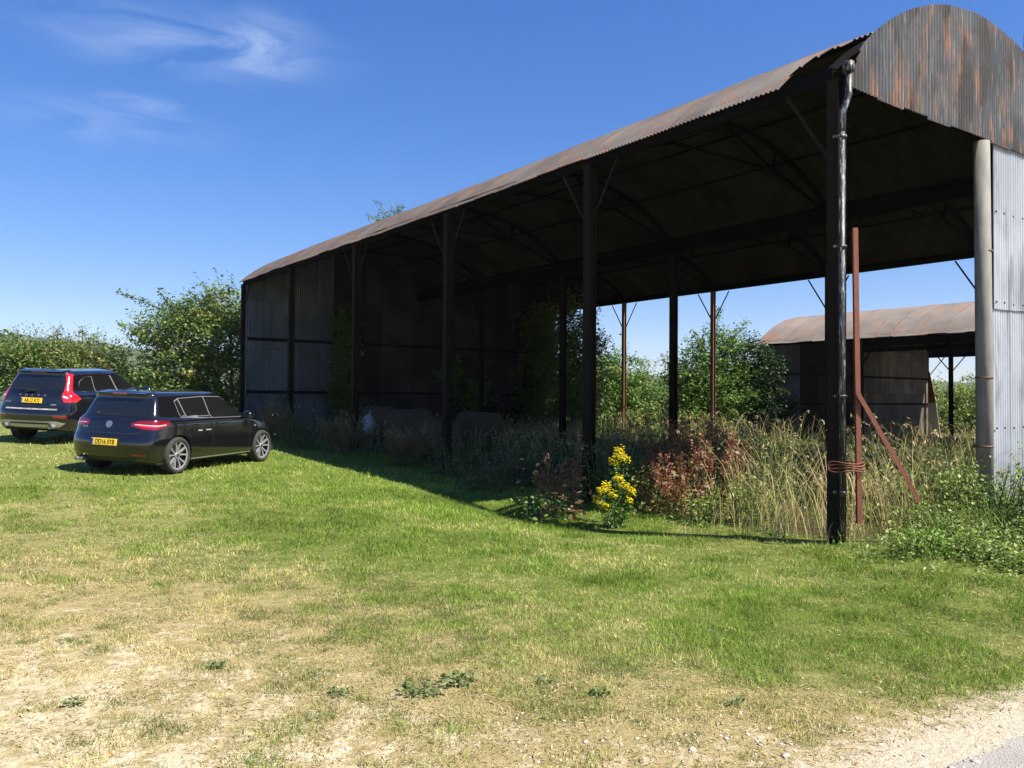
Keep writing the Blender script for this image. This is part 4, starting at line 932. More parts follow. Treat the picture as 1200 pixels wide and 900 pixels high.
# --- mown turf
def turf():
    v = Veg()
    for (n, r0, r1, w0, hm) in ((380000, 3.0, 8.0, .0045, .033), (380000, 8.0, 15, .0075, .042), (210000, 15, 32, .015, .052)):
        r_ = np.sqrt(rng.uniform(r0*r0, r1*r1, n)); az = rng.uniform(-.92, .92, n)
        x = r_*np.sin(az); y = r_*np.cos(az)
        d = dry(x, y); pn = fbm(x*2.6, y*2.6, 4); pn2 = fbm(x*.9+9, y*.9, 3); pn3 = fbm(x*9+3, y*9, 3)
        rd = road_d(x, y); wl = wildness(x, y)
        dens = np.clip(1.25-d*1.15+(pn-.5)*2.6+(pn3-.5)*1.6, .03, 1)*smooth((-.14-rd+(pn-.5)*.8)/.4)
        keep = (rng.random(n) < dens) & (wl < .25) & (rd < .1)
        x, y, d, pn, pn2, pn3 = (q[keep] for q in (x, y, d, pn, pn2, pn3)); k = len(x)
        dd = smooth((d+(pn-.5)*-1.5+(pn2-.5)*.9+rng.normal(size=k)*.22-.18)/.62)
        green = pal(k, (.075, .17, .016), (.21, .32, .035), (.14, .25, .022), (.38, .43, .09), (.09, .18, .025), jit=.22)
        straw = pal(k, (.46, .36, .16), (.68, .55, .30), (.30, .25, .09), (.50, .43, .19), jit=.2)
        c = green*(1-dd[:, None])+straw*dd[:, None]
        c *= (1+1.0*(pn2-.5)+1.1*(pn3-.5))[:, None]
        P = np.stack([x, y, zg(x, y)-.003], 1)
        h = hm*(.55+.9*rng.random(k))*(1.15-.35*d)*(1+1.5*(pn-.5)); h *= np.where(rng.random(k) < .02, 1.7, 1)
        v.blades(P, h, np.full(k, w0)*(.7+.6*rng.random(k)), .25+.65*rng.random(k), c*.85, c*1.15)
    # separate tufts in the scorched part, and dry clippings lying flat
    nt_ = 1500; r_ = np.sqrt(rng.uniform(9.5, 90, nt_)); az = rng.uniform(-.68, .68, nt_); x = r_*np.sin(az); y = r_*np.cos(az); rd = road_d(x, y); d = dry(x, y)
    ok = (rd < -.25) & (d > .35) & (fbm(x*1.7, y*1.7, 3)+.2*rng.random(nt_) > .52); x, y, d = x[ok], y[ok], d[ok]
    sz = .03+.10*rng.random(len(x))**1.5; nb_ = (70*(sz/.06)).astype(int)+12; id_ = np.repeat(np.arange(len(x)), nb_); k = len(id_)
    a = rng.random(k)*math.tau; q = sz[id_]*np.sqrt(rng.random(k))*1.3; X_ = x[id_]+q*np.cos(a)*1.3; Y_ = y[id_]+q*np.sin(a)
    dk = rng.random(len(x)); cc = pal(k, (.08, .14, .03), (.13, .20, .045), (.20, .24, .07))*(.65+.6*dk[id_])[:, None]; mixs = (rng.random(k) < .25*d[id_]); cc[mixs] = pal(int(mixs.sum()), (.42, .35, .16))
    v.blades(np.stack([X_, Y_, zg(X_, Y_)-.003], 1), .022+.032*rng.random(k), np.full(k, .0045), .35+.6*rng.random(k), cc*.85, cc*1.15)
    n = 90000; r_ = np.sqrt(rng.uniform(9, 120, n)); az = rng.uniform(-.7, .7, n); x = r_*np.sin(az); y = r_*np.cos(az); d = dry(x, y); rd = road_d(x, y)
    ok = (rng.random(n) < d*1.1) & (rd < -.05) & (wildness(x, y) < .2) & (fbm(x*3.1, y*3.1, 3)+.25*rng.random(n) > .55); x, y = x[ok], y[ok]; k = len(x)
    P = np.stack([x, y, zg(x, y)+.004], 1); dr = np.stack([rng.normal(size=k), rng.normal(size=k), .12*np.abs(rng.normal(size=k))], 1)
    v.leaves(P, .02+.04*rng.random(k), pal(k, (.50, .41, .22), (.36, .28, .14), (.62, .53, .34), (.24, .18, .09), jit=.15), 2.5, .14, direc=dr*3)
    tag(v.build('turf', M['grass']), kind='stuff', label='short mown grass, green by the barn and scorched straw-coloured towards the track')
turf()

# --- gravel and loose stones on the dry verge
def stones():
    base = []
    for q in range(4):
        bm = bmesh.new(); bmesh.ops.create_icosphere(bm, subdivisions=1, radius=1); r_ = random.Random(q)
        for vv in bm.verts: vv.co *= r_.uniform(.7, 1.2); vv.co.z *= .55
        base.append((np.array([vv.co[:] for vv in bm.verts]), np.array([[w_.index for w_ in f.verts] for f in bm.faces]))); bm.free()
    V = []; F = []; C = []; o = 0; n = 26000
    r_ = np.sqrt(rng.uniform(9, 100, n)); az = rng.uniform(-.7, .7, n); x = r_*np.sin(az); y = r_*np.cos(az); rd = road_d(x, y); d = dry(x, y); pn = fbm(x*2.6, y*2.6, 4)
    pr = np.where(rd > -.75, .95*smooth((.5-rd)/.5), .03+.55*smooth((rd+2.2)/1.6))*np.where(pn < .52, 1, .35)*smooth((d-.45)/.3)
    for k in np.nonzero(rng.random(n) < pr)[0]:
        b, f = base[k % 4]; sz = .003+.009*rng.random()**2.2+(.012 if rng.random() < .015 else 0); a = rng.random()*math.tau
        rot = np.array([[math.cos(a), -math.sin(a), 0], [math.sin(a), math.cos(a), 0], [0, 0, 1]])
        V.append((b*sz*np.array([1.25, .85, .8]))@rot.T+np.array([x[k], y[k], float(zg(x[k], y[k]))+sz*.2])); F.append(f+o); o += len(b)
        C.append(np.tile(np.array([(.56, .48, .38), (.42, .36, .29), (.66, .60, .52), (.33, .25, .18), (.50, .44, .38)][rng.integers(5)])*(.8+.35*rng.random()), (len(b), 1)))
    tag(np_mesh('gravel', np.concatenate(V), [np.concatenate(F)], [tint_mat('stone', .9, 0, .2)], None, np.concatenate(C)), kind='stuff', label='pale gravel scattered along the edge of the track')
stones()

# --- rough grass, tall with seed heads
def rough():
    v = Veg(); n = 75000
    s = rng.uniform(-1.6, 15.5, n); T = rng.uniform(-3.6, 23, n); x, y = WP(s, T); wl = wildness(x, y)
    r_ = np.hypot(x, y); cl = fbm(x*1.1, y*1.1, 3)
    pr = np.clip((cl-.38)*5, .05, 1)*np.clip(13/r_, .2, 1)**1.6*smooth((wl+.12)/.22)
    inside = (s > .2) & (T > 4.2); pr = np.where(inside & (s < 7), pr*.55, pr); c2_ = fbm(x*2.7+11, y*2.7, 3); pr = np.where(T > .05, pr*(.12+.88*smooth((c2_-.44)/.10)), pr); pr = pr*np.where((T > 2.3) & (s > .7) & (T < 9), .55, 1)
    keep = rng.random(n) < pr; x, y, s, T, wl, cl, r_ = (q[keep] for q in (x, y, s, T, wl, cl, r_)); k = len(x)
    edge = smooth((wl+.1)/1.7)
    bank = smooth((.1-T)/.5)                       # short green growth in front of the gable line
    hv = vnoise(x*3.3+5, y*3.3); h = (.22+.55*edge+.30*(cl-.4)+.30*hv*edge)*(.6+.7*rng.random(k)); h = h*(1-bank)+bank*(.09+.10*rng.random(k)+.30*smooth((wl-.7)/1.4))
    h = np.where((T > 4.3) & (s < 12), h*.70, h)
    core = np.exp(-((s-.9)**2/1.6+(T-1.2)**2/2.2)); tall_dry = np.clip(core*1.6+.35*smooth((cl-.50)/.1)*smooth((10-T)/4), 0, 1)*(1-bank)
    f = np.clip(tall_dry*.75+.40*rng.random(k)**2, 0, 1)*(1-bank*.75)
    f = np.where((s < .6) & (T > .7) & (T < 3.6), f*.7, f); f = np.where(T > 4.6, .35+.6*rng.random(k), f)
    green = pal(k, (.08, .15, .022), (.14, .22, .035), (.22, .29, .07)); straw = pal(k, (.56, .43, .20), (.68, .54, .30), (.44, .34, .15))
    c = green*(1-f[:, None])+straw*f[:, None]
    P = np.stack([x, y, zg(x, y)-.01], 1); wd_ = .006*np.clip(r_/9, 1, 2.4)*(.7+.6*rng.random(k))
    tip = v.blades(P, h, wd_, .2+.6*rng.random(k), c, c*1.12, seg=2)
    # seed heads on a third of the stems
    sh = (rng.random(k) < .22) & (f > .35) & (h > .4); q = tip[sh]; m_ = len(q)
    dirn = np.stack([rng.normal(size=m_)*.5, rng.normal(size=m_)*.5, -np.ones(m_)], 1)
    for j in range(3):
        v.leaves(q+rng.normal(size=(m_, 3))*.012+np.array([0, 0, -.02*j]), .07*np.clip(r_[sh]/11, 1, 1.8), pal(m_, (.44, .34, .18), (.52, .44, .27), (.34, .24, .12)), 0, .28, direc=dirn)
    tag(v.build('rough_grass', M['grass']), kind='stuff', label='tall straw-coloured rough grass with seed heads growing in and in front of the barn')
    # low broad-leaved ground cover
    v = Veg(); n = 110000; s = rng.uniform(-1.6, 15, n); T = rng.uniform(-3.6, 23, n); x, y = WP(s, T); wl = wildness(x, y); cl = fbm(x*1.6+30, y*1.6, 3); r_ = np.hypot(x, y)
    pr = np.where(T < 0, 1.0, smooth((cl-.40)/.15))*smooth((wl+.1)/.3)*np.clip(12/r_, .15, 1)
    keep = rng.random(n) < pr; x, y, s, T, wl, cl, r_ = (q[keep] for q in (x, y, s, T, wl, cl, r_)); k = len(x)
    h = rng.random(k)*(.10+.40*smooth(wl/1.2)*(cl+.1)*1.3)
    h = np.where(T < -.2, h*.55, h)
    cc = pal(k, (.07, .13, .02), (.10, .18, .03), (.17, .25, .05), (.06, .10, .025)); cc = np.where((T < .2)[:, None], pal(k, (.14, .24, .03), (.22, .32, .06), (.30, .36, .10), (.10, .17, .03), (.34, .30, .13)), cc)
    v.leaves(np.stack([x, y, zg(x, y)+h], 1), (.030+.040*rng.random(k))*np.clip(r_/11, 1, 2), cc, .5, .45)
    tag(v.build('ground_cover', M['leaf']), kind='stuff', label='low green broad-leaved weeds covering the ground around the barn')
rough()

# --- a leafy bush / weed clump as ONE plant with stems and leaves
def clump(name, label, cat, group, s, T, rad, hgt, n_stem=14, lpl=26, leaf=.07, cols=((.05, .11, .018), (.10, .18, .03), (.14, .22, .045)), xy=None, seedy=None, droop=.2, spread=.45, stemcol=(.12, .13, .05), zbase=None):
    x0, y0 = WP(s, T) if xy is None else xy; z0 = float(zg(x0, y0)) if zbase is None else zbase
    v = Veg(); st = Veg()
    for k in range(n_stem):
        a = rng.random()*math.tau; rr = rad*math.sqrt(rng.random())*.55; bx, by = rr*math.cos(a), rr*math.sin(a)
        hh = hgt*(.55+.5*rng.random()); tx = bx+math.cos(a)*spread*rad*(.3+rng.random()); ty = by+math.sin(a)*spread*rad*(.3+rng.random())
        p0 = np.array([bx, by, -.05]); p1 = np.array([(bx*.6+tx*.4), (by*.6+ty*.4), hh*.55]); p2 = np.array([tx, ty, hh])
        r_ = .006+.004*hgt
        st.stalk(p0, p1, r_, r_*.7, stemcol); st.stalk(p1, p2, r_*.7, r_*.35, stemcol)
        f = rng.random(lpl)**.75; q = np.where(f[:, None] < .5, p0+(p1-p0)*(f[:, None]*2), p1+(p2-p1)*((f[:, None]-.5)*2))
        sp_ = leaf*1.4+.11*hgt*(1-f)*.8
        q = q+rng.normal(size=(lpl, 3))*sp_[:, None]*np.array([1, 1, .4])
        q[:, 2] = np.maximum(q[:, 2], .02)
        v.leaves(q, leaf*(.6+.7*rng.random(lpl))*(1.15-.4*f), pal(lpl, *cols), .3, .62, droop)
        if seedy is not None:
            nb_ = 85; f = .45+.6*rng.random(nb_); q = p1+(p2-p1)*((f[:, None]-.5)*2)+rng.normal(size=(nb_, 3))*np.array([.022, .022, .02])*(1.5-f)[:, None]*(1+hgt)
            v.leaves(q, .030+.022*rng.random(nb_), pal(nb_, *seedy), 0, .7)
    root = empty(name, (x0, y0, z0)); tag(root, label, cat, group)
    v.build('foliage', M['leaf'], root); st.build('stem', M['leaf'], root); return root
NET = ((.06, .12, .022), (.10, .18, .032), (.15, .22, .05)); SUNNY = ((.17, .26, .04), (.26, .33, .08), (.12, .20, .035))
RUST = ((.24, .095, .05), (.32, .15, .08), (.17, .065, .035)); BROWN = ((.22, .12, .06), (.30, .19, .10), (.14, .08, .04))
# positions in metres: (x, y)
docks = [((2.75, 13.6), 1.25, 'tallest rust-red seeding dock in the middle of the bay, right of the ragwort'),
         ((2.15, 12.75), .85, 'rust-red dock leaning low at the front of the rough grass right of the ragwort'),
         ((3.25, 13.1), 1.1, 'deep red dock with dense seed spikes left of the near post'),
         ((3.35, 14.4), 1.35, 'red-brown dock standing farther back beside the thin rusty rear post'),
         ((2.75, 14.9), 1.2, 'rust-red dock between the dark middle post and the taller docks'),
         ((3.9, 14.2), 1.2, 'brown-red dock in front of the dark low barn'),
         ((2.65, 12.45), .7, 'short rusty dock nearest the lawn under the tall docks')]
for (xy, h, lab) in docks: clump('dock_plant', lab, 'weed', 'rust-red dock plants in the rough grass', 0, 0, (.34), h, 13, 9, .11, ((.16, .14, .05), (.24, .13, .05), (.10, .14, .03)), xy, RUST, spread=.9, stemcol=(.22, .09, .05))
clump('dock_plant', 'withered brown dock left of the second post, at the foot of the dark bay', 'weed', 'withered brown docks by the second post', 0, 0, .25, .95, 7, 16, .11, BROWN, (.62, 12.35), BROWN, stemcol=(.2, .12, .07))
clump('dock_plant', 'tall withered dock standing close against the second post', 'weed', 'withered brown docks by the second post', 0, 0, .18, 1.15, 4, 16, .11, BROWN, (.98, 12.9), BROWN, stemcol=(.2, .12, .07))
bushes = [('nettle_clump', 'sparse green nettles at the left foot of the second post', (.45, 12.0), .35, .45, 10, .07, NET),
          ('nettle_clump', 'tall pale nettles just right of the second post', (1.55, 13.6), .45, 1.05, 14, .07, NET),
          ('nettle_clump', 'dark green nettles behind the yellow ragwort', (2.05, 13.3), .5, .85, 16, .08, NET),
          ('nettle_clump', 'grey-green thistle-like clump behind the ragwort, between second post and middle post', (1.75, 14.8), .6, 1.25, 18, .07, ((.10, .13, .07), (.15, .18, .10))),
          ('nettle_clump', 'yellow-green weeds left of the dark middle post', (2.2, 16.4), .6, 1.3, 16, .08, SUNNY),
          ('nettle_clump', 'nettles at the foot of the dark middle post', (3.3, 17.2), .6, 1.1, 16, .08, NET),
          ('nettle_clump', 'nettle stems rising left of the near post against the dark low barn', (4.35, 13.2), .5, 1.35, 12, .07, NET),
          ('nettle_clump', 'nettles under the diagonal brace of the red prop', (5.3, 11.5), .5, .85, 16, .07, SUNNY),
          ('nettle_clump', 'dark brambles behind the red prop', (6.0, 13.2), .7, 1.15, 20, .08, NET),
          ('nettle_clump', 'brambles left of the foot of the round pole', (6.0, 11.5), .6, .85, 24, .07, SUNNY),
          ('elder_bush', 'tangled green bush hiding the foot of the round pole', (6.25, 10.8), .55, .95, 26, .065, SUNNY),
          ('elder_bush', 'leafy bush against the bottom of the bright cladding sheet', (6.55, 10.5), .50, .85, 24, .065, NET),
          ('elder_bush', 'bush with upright shoots at the right edge in front of the bright cladding sheet', (6.55, 9.95), .40, 1.15, 18, .06, SUNNY),
          ('nettle_clump', 'low weeds on the sunny bank between prop and cladding sheet', (5.35, 10.35), .5, .5, 20, .055, SUNNY),
          ('nettle_clump', 'small nettles on the bank just right of the foot of the near post', (4.35, 9.0), .3, .32, 16, .05, SUNNY),
          ('nettle_clump', 'spreading weeds in the middle of the sunny bank, right of the prop', (5.0, 9.0), .45, .34, 22, .055, SUNNY),
          ('nettle_clump', 'small patch of weeds low on the bank near the right edge', (5.15, 8.35), .35, .24, 18, .05, SUNNY),
          ('nettle_clump', 'leafy nettles standing in the straw-coloured grass left of the near post', (3.35, 11.6), .35, .75, 14, .06, SUNNY),
          ('nettle_clump', 'green stems mixed in the tall dry grass right of the docks', (2.75, 11.9), .3, .55, 12, .06, SUNNY),
          ('nettle_clump', 'dark nettles at the back of the dry grass between near post and docks', (3.9, 12.4), .45, 1.05, 14, .07, NET),
          ('nettle_clump', 'low green weeds at the front of the bank below the round pole', (5.75, 9.75), .55, .40, 20, .055, SUNNY),
          ('nettle_clump', 'bright green tuft of leaves on the bank right of the near post', (4.75, 9.35), .35, .28, 16, .06, ((.12, .26, .03), (.17, .32, .05))),
          ('nettle_clump', 'small weeds at the lawn edge at the right side of the photo', (5.5, 8.8), .35, .22, 16, .05, SUNNY)]
for (nm, lab, xy, rad, h, ns, lf, cols) in bushes: clump(nm, lab, 'weeds' if nm[0] == 'n' else 'bush', 'weeds and bushes in the rough growth', 0, 0, rad, h, ns, 34, lf, cols, xy)
for i, (xy, h, lab) in enumerate([((-1.2, 16.4), .8, 'shaded weeds left of the third post'), ((-2.3, 18.0), .85, 'shaded weeds between the third and fourth posts'), ((-.5, 14.6), .7, 'shaded weeds between the second and third posts'),
        ((-4.1, 20.2), .9, 'shaded weeds left of the fourth post'), ((-5.4, 21.3), 1.0, 'dark bushy weeds between the fifth and fourth posts'), ((-6.7, 23.2), 1.0, 'dark weeds beside the bonnet of the hatchback'), ((.3, 15.3), .9, 'dark weeds behind the second post inside the barn')]):
    clump('shade_weeds', lab, 'weeds', 'shaded weeds along the open side of the barn', 0, 0, .7, h, 26, 30, .07, ((.06, .09, .02), (.14, .10, .05), (.20, .13, .07), (.09, .12, .03)), xy, BROWN if i % 2 else None)

# --- ragwort: stems, leaves and flat yellow flower heads
def ragwort(xy, heads, label):
    z0 = float(zg(*xy)); root = empty('ragwort', (*xy, z0)); tag(root, label, 'wildflower', 'yellow ragwort plants')
    st = Veg(); lv = Veg()
    for (hx, hy, hz, r_) in heads:
        b0 = np.array([hx*.25, hy*.25, -.03]); top = np.array([hx, hy, hz-.05]); md = (b0+top)/2+np.array([0, 0, .05])
        st.stalk(b0, md, .007, .006, (.14, .16, .05)); st.stalk(md, top, .006, .004, (.14, .18, .05))
        q = b0+(top-b0)*rng.random((46, 1))**.8+rng.normal(size=(46, 3))*.03; q[:, 2] = np.maximum(q[:, 2], .01); lv.leaves(q, .05+.05*rng.random(46), pal(46, (.07, .15, .03), (.11, .20, .04)), .2, .4)
        fl = Veg(); n = 64
        for k in range(n):
            a = rng.random()*math.tau; rr = r_*math.sqrt(rng.random()); c = np.array([hx+rr*math.cos(a), hy+rr*math.sin(a), hz+rng.normal()*.028-.4*rr*rr/r_])
            st.stalk(top, c-np.array([0, 0, .005]), .0025, .002, (.16, .22, .05), 4)
            m_ = 12; an = np.arange(m_)*math.tau/m_; dr = np.stack([np.cos(an), np.sin(an), .15+0*an], 1)
            P = np.repeat(c[None], m_, 0); fl.leaves(P, .0165, pal(m_, (.95, .80, .02), (.98, .88, .05), jit=.05), 2.0, .55, direc=dr*4)
            fl.leaves(np.repeat(c[None]+[[0, 0, .003]], 3, 0), .008, pal(3, (.85, .55, .01)), 2, 1)
        fl.build('flower_head', M['flower'], root)
    st.build('stems', M['leaf'], root); lv.build('foliage', M['leaf'], root)
ragwort((1.58, 12.05), [(.0, 0, 1.02, .10), (.08, .05, .97, .09), (.02, .1, 1.10, .08), (-.08, .0, .93, .07)], 'taller ragwort with one high cluster of yellow flowers, behind')
ragwort((1.50, 11.75), [(-.20, .0, .55, .08), (-.27, .03, .42, .07), (-.17, -.06, .33, .07), (-.05, 0, .50, .07), (.12, .05, .62, .08), (.22, .0, .54, .07), (.18, -.03, .42, .06), (-.13, .08, .62, .07), (.05, .1, .72, .08)], 'low bushy ragwort with many yellow flower clusters, nearest the lawn')

# --- flat rosettes of weeds on the dry ground
for (x, y, r_, lab) in ((-.50, 4.78, .13, 'largest leafy weed in the foreground, with sprawling lobed leaves'), (-.30, 4.92, .10, 'leafy weed joined to the right of the sprawling foreground weed'), (-.98, 4.72, .045, 'small leafy weed left of the sprawling foreground weed'),
                       (.22, 4.92, .045, 'pair of small round-leaved weeds in the middle of the dry verge'), (.52, 4.75, .05, 'pale round-leaved weed on the dry verge towards the right'), (1.25, 4.62, .05, 'dark weed tuft at the grass edge near the track'),
                       (-1.85, 5.2, .045, 'small dark weed tuft in the bare patch at left'), (-2.4, 4.55, .05, 'low weed by the left bottom corner')):
    v = Veg(); n = int(75*r_/.1); a = rng.random(n)*math.tau; rr = r_*np.sqrt(rng.random(n))
    q = np.stack([rr*np.cos(a), rr*.8*np.sin(a), .008+.03*rng.random(n)], 1); v.leaves(q, (.016 if r_ < .09 else .026)+.020*rng.random(n), pal(n, (.09, .15, .04), (.14, .20, .06), (.22, .24, .10)), .5, .75, direc=np.stack([np.cos(a), np.sin(a), .4+0*a], 1))
    for k in range(5): v.stalk((0, 0, 0), (r_*.7*math.cos(k*1.3), r_*.6*math.sin(k*1.3), .02), .003, .002, (.10, .16, .05), 4)
    o = v.build('rosette_weed', M['leaf']); o.location = (x, y, float(zg(x, y))); tag(o, lab, 'weed', 'small weeds in the dry foreground')

# ------------------------------------------------------------------ trees and hedges
def limb(b, p, q, r0, r1, n=5, wob=.08):
    p = Vector(p); q = Vector(q); L_ = (q-p).length; pts = []
    for k in range(n+1):
        f = k/n; o_ = Vector((random.uniform(-1, 1), random.uniform(-1, 1), random.uniform(-.5, .5)))*wob*L_*(0 if k in (0, n) else 1); pts.append(p.lerp(q, f)+o_+Vector((0, 0, .10*L_*math.sin(f*math.pi))))
    b.tube(pts, [r0+(r1-r0)*k/n for k in range(n+1)], 6)
def tree(name, label, cat, group, xy, lobes, leaf=.09, cols=NET, dens=1.0, zb=None, shoots=(), trunk_r=.14, clr=.28, wisps=14, pale=None, hang=0):
    """lobes [(dx, dy, z, rx, ry, rz)] are the foliage masses of the crown"""
    z0 = float(zg(*xy)) if zb is None else zb; root = empty(name, (*xy, z0)); tag(root, label, cat, group)
    tb = MB(); v = Veg(); base = Vector((0, 0, -.2)); fork = Vector((.05, 0, min(l[2] for l in lobes)*.5+.1)); tb.tube([base, fork*.5, fork], [trunk_r*1.3, trunk_r, trunk_r*.85], 8)
    for (dx_, dy_, z, rx, ry, rz) in lobes:
        limb(tb, fork, (dx_, dy_, z), trunk_r*.55, .02)
        vol = rx*ry*rz; sa = (rx*ry+ry*rz+rx*rz); nc_ = max(12, int(46*sa*dens/ max(.5, (clr/.28))**2))
        d = rng.normal(size=(nc_, 3)); d /= np.linalg.norm(d, axis=1)[:, None]; rr = .55+.50*rng.random(nc_)**.6
        # lumpy outline
        rr *= 1+.28*np.sin(d[:, 0]*5+dx_*3)*np.cos(d[:, 2]*6+dy_)+.12*rng.normal(size=nc_)
        ctr = np.array([dx_, dy_, z])+d*rr[:, None]*np.array([rx, ry, rz]); ctr[:, 2] = np.maximum(ctr[:, 2], .1)
        for k in range(nc_):
            if k % 3 == 0:
                c_ = ctr[k]; v.stalk(np.array([dx_, dy_, z])+(c_-np.array([dx_, dy_, z]))*.3, c_, .012, .004, (.10, .08, .05), 3)
            m_ = int(rng.integers(14, 30)); cr_ = clr*(.6+.8*rng.random()); tone = .72+.5*rng.random()
            q = ctr[k]+rng.normal(size=(m_, 3))*cr_*np.array([.5, .5, .34+hang]); q[:, 2] = np.maximum(q[:, 2], .03)
            cc_ = pal(m_, *cols)*tone
            if pale is not None and rng.random() < .10: cc_ = pal(m_, *pale)
            v.leaves(q, leaf*(.7+.6*rng.random(m_)), cc_, .35, .62, .25)
        # wispy twigs that break the outline
        for k in range(wisps):
            d_ = rng.normal(size=3); d_[2] = abs(d_[2])*.9+.1; d_ /= np.linalg.norm(d_); st_ = np.array([dx_, dy_, z])+d_*np.array([rx, ry, rz])*.9; en = st_+d_*(.25+.45*rng.random())*clr/.28+np.array([0, 0, .1])
            v.stalk(st_, en, .008, .003, (.11, .10, .05), 3); f = rng.random((12, 1)); v.leaves(st_+(en-st_)*f+rng.normal(size=(12, 3))*.035, leaf*.85*(.7+.5*rng.random(12)), pal(12, *cols), .3, .55)
    for (a, b_) in shoots:
        a = np.array(a, float); b_ = np.array(b_, float); v.stalk(a, b_, .03, .006, (.10, .085, .05), 5); n = int(90*np.linalg.norm(b_-a)); f = rng.random((n, 1))
        side = rng.normal(size=(n, 3))*(.17*(1.05-f*.6)); q = a+(b_-a)*f+side; v.leaves(q, leaf*(.7+.6*rng.random(n)), pal(n, *cols), .3, .6)
        for j in range(7):
            f_ = .25+.7*random.random(); c_ = a+(b_-a)*f_; e_ = c_+rng.normal(size=3)*.22+np.array([0, 0, .12]); v.stalk(c_, e_, .008, .003, (.10, .085, .05), 3)
    tb.build('trunk', M['bark'], root); v.build('crown', M['leaf'], root); return root
HAW = ((.08, .14, .03), (.13, .20, .045), (.18, .25, .07)); OLIVE = ((.11, .16, .04), (.17, .22, .06), (.20, .24, .08)); FRESH = ((.08, .16, .03), (.12, .22, .04), (.17, .27, .06))
YEL = ((.24, .26, .06), (.30, .30, .09))
# left of the barn
tree('hawthorn_tree', 'large leafy tree close to the far left corner of the barn, its branches reaching left', 'tree', None, (-11.0, 31.0),
     [(.4, 0, 4.15, 1.5, 1.4, .95), (-.9, 0, 3.75, 1.1, 1.2, .8), (-1.9, -.5, 3.2, 1.1, 1.2, .7), (-.6, -.8, 3.2, 1.5, 1.2, 1.1), (.8, -.5, 3.0, 1.3, 1.2, 1.2), (-1.2, -.9, 1.9, 1.7, 1.2, 1.0), (.6, -1.0, 1.6, 1.7, 1.1, 1.1), (-1.6, -1.0, .7, 1.6, 1.0, .8), (.9, -.8, .6, 1.3, 1.0, .8)],
     .13, HAW, 1.25, None, [((-1.5, -.3, 3.9), (-3.7, -.5, 4.8)), ((-1.6, -.3, 3.9), (-2.3, -.3, 4.9)), ((-2.0, -.6, 3.2), (-3.6, -.6, 3.5)), ((-.3, 0, 4.3), (-.6, 0, 4.9))], .18, .36, pale=YEL)
for (xy, lobes, lab, cols) in (
        ((-19.6, 31.0), [(0, 0, 1.8, 1.8, 1.2, 1.0), (-1.6, 0, 1.9, 1.6, 1.2, 1.0), (1.2, -.4, 1.4, 1.8, 1.1, 1.2), (-1.2, -.5, 1.2, 1.8, 1.1, 1.1)], 'bushy hedgerow shrub behind the SUV at the left edge', HAW),
        ((-16.6, 31.6), [(0, 0, 2.0, 1.5, 1.2, .8), (-1.2, 0, 2.0, 1.4, 1.2, .8), (.8, -.4, 1.5, 1.3, 1.1, 1.0), (-.8, -.5, 1.2, 1.6, 1.1, 1.1)], 'hedgerow shrub with thin shoots above the roof of the SUV', OLIVE),
        ((-15.0, 33.5), [(0, 0, 1.3, 1.2, 1.1, .8), (1.1, .2, 1.0, 1.2, 1.0, .7), (-.6, -.4, 1.0, 1.4, 1.0, .9), (1.7, .2, .7, 1.2, 1.0, .8)], 'lower hedgerow shrub between the SUV and the large tree', OLIVE)):
    z_ = lobes[0][2]; tree('hedge_shrub', lab, 'shrub', 'hedgerow shrubs behind the cars', xy, lobes, .11, cols, 1.2, None, [((0, 0, z_+.6), (.3+random.uniform(-.4, .4), 0, z_+1.3)), ((-.9, 0, z_+.5), (-1.0, 0, z_+1.25))], .08, .32, 26, pale=YEL)
# in and behind the far bays
tree('ivy', 'green ivy hanging on the far wall right of the fifth post', 'ivy', 'ivy growing on the barn', WP(3.5, L5-.45), [(0, 0, 3.6, .42, .12, .8), (.1, 0, 2.4, .45, .14, .9), (0, 0, 1.2, .5, .2, .9), (.2, 0, .5, .6, .3, .5)], .10, NET, 2.2, None, trunk_r=.04, clr=.2, wisps=6, hang=.3)
tree('ivy', 'dark ivy mass covering the inside corner of the barn left of the bright gap', 'ivy', 'ivy growing on the barn', WP(12.6, L5-.6), [(0, 0, 4.4, .9, .35, .9), (.6, -.2, 3.4, .8, .4, 1.0), (-.5, 0, 2.6, .9, .3, .9), (.6, -.2, 1.6, .9, .4, 1.1), (-.9, 0, 1.2, 1.0, .4, .8), (-2.6, 0, 1.4, .8, .3, .7)], .12, NET, 1.9, None, trunk_r=.05, clr=.28, wisps=6, hang=.3)
tree('ivy', 'ivy on the far wall between the third and fourth posts', 'ivy', 'ivy growing on the barn', WP(8.2, L5-.45), [(0, 0, 2.2, .5, .2, .7), (.9, 0, 1.5, .7, .2, .6)], .11, NET, 1.6, None, trunk_r=.04, clr=.24, wisps=4, hang=.3)
tree('ivy_tree', 'sunlit ivy-covered tree seen through the gap left of the second post', 'tree', None, (2.35, 32.2), [(0, 0, 4.4, .9, .8, .9), (.3, 0, 3.3, .9, .8, .9), (-.4, 0, 2.6, .9, .8, .9), (.3, 0, 1.6, 1.0, .8, .9), (-.3, 0, .7, 1.2, .8, .7)], .12, HAW, 1.5, None, trunk_r=.14, clr=.3, hang=.2)
tree('tall_tree', 'tall tree standing far behind the barn, only its tip showing above the roof', 'tree', None, (-6.2, 41.5), [(0, 0, 10.3, .8, .9, .5), (0, 0, 9.3, 1.3, 1.2, 1.0), (-.5, 0, 7.5, 1.7, 1.5, 1.2), (.6, 0, 5.5, 1.7, 1.5, 1.3)], .13, HAW, .8, None, [((.2, 0, 10.6), (.5, 0, 11.2))], .2, .4)
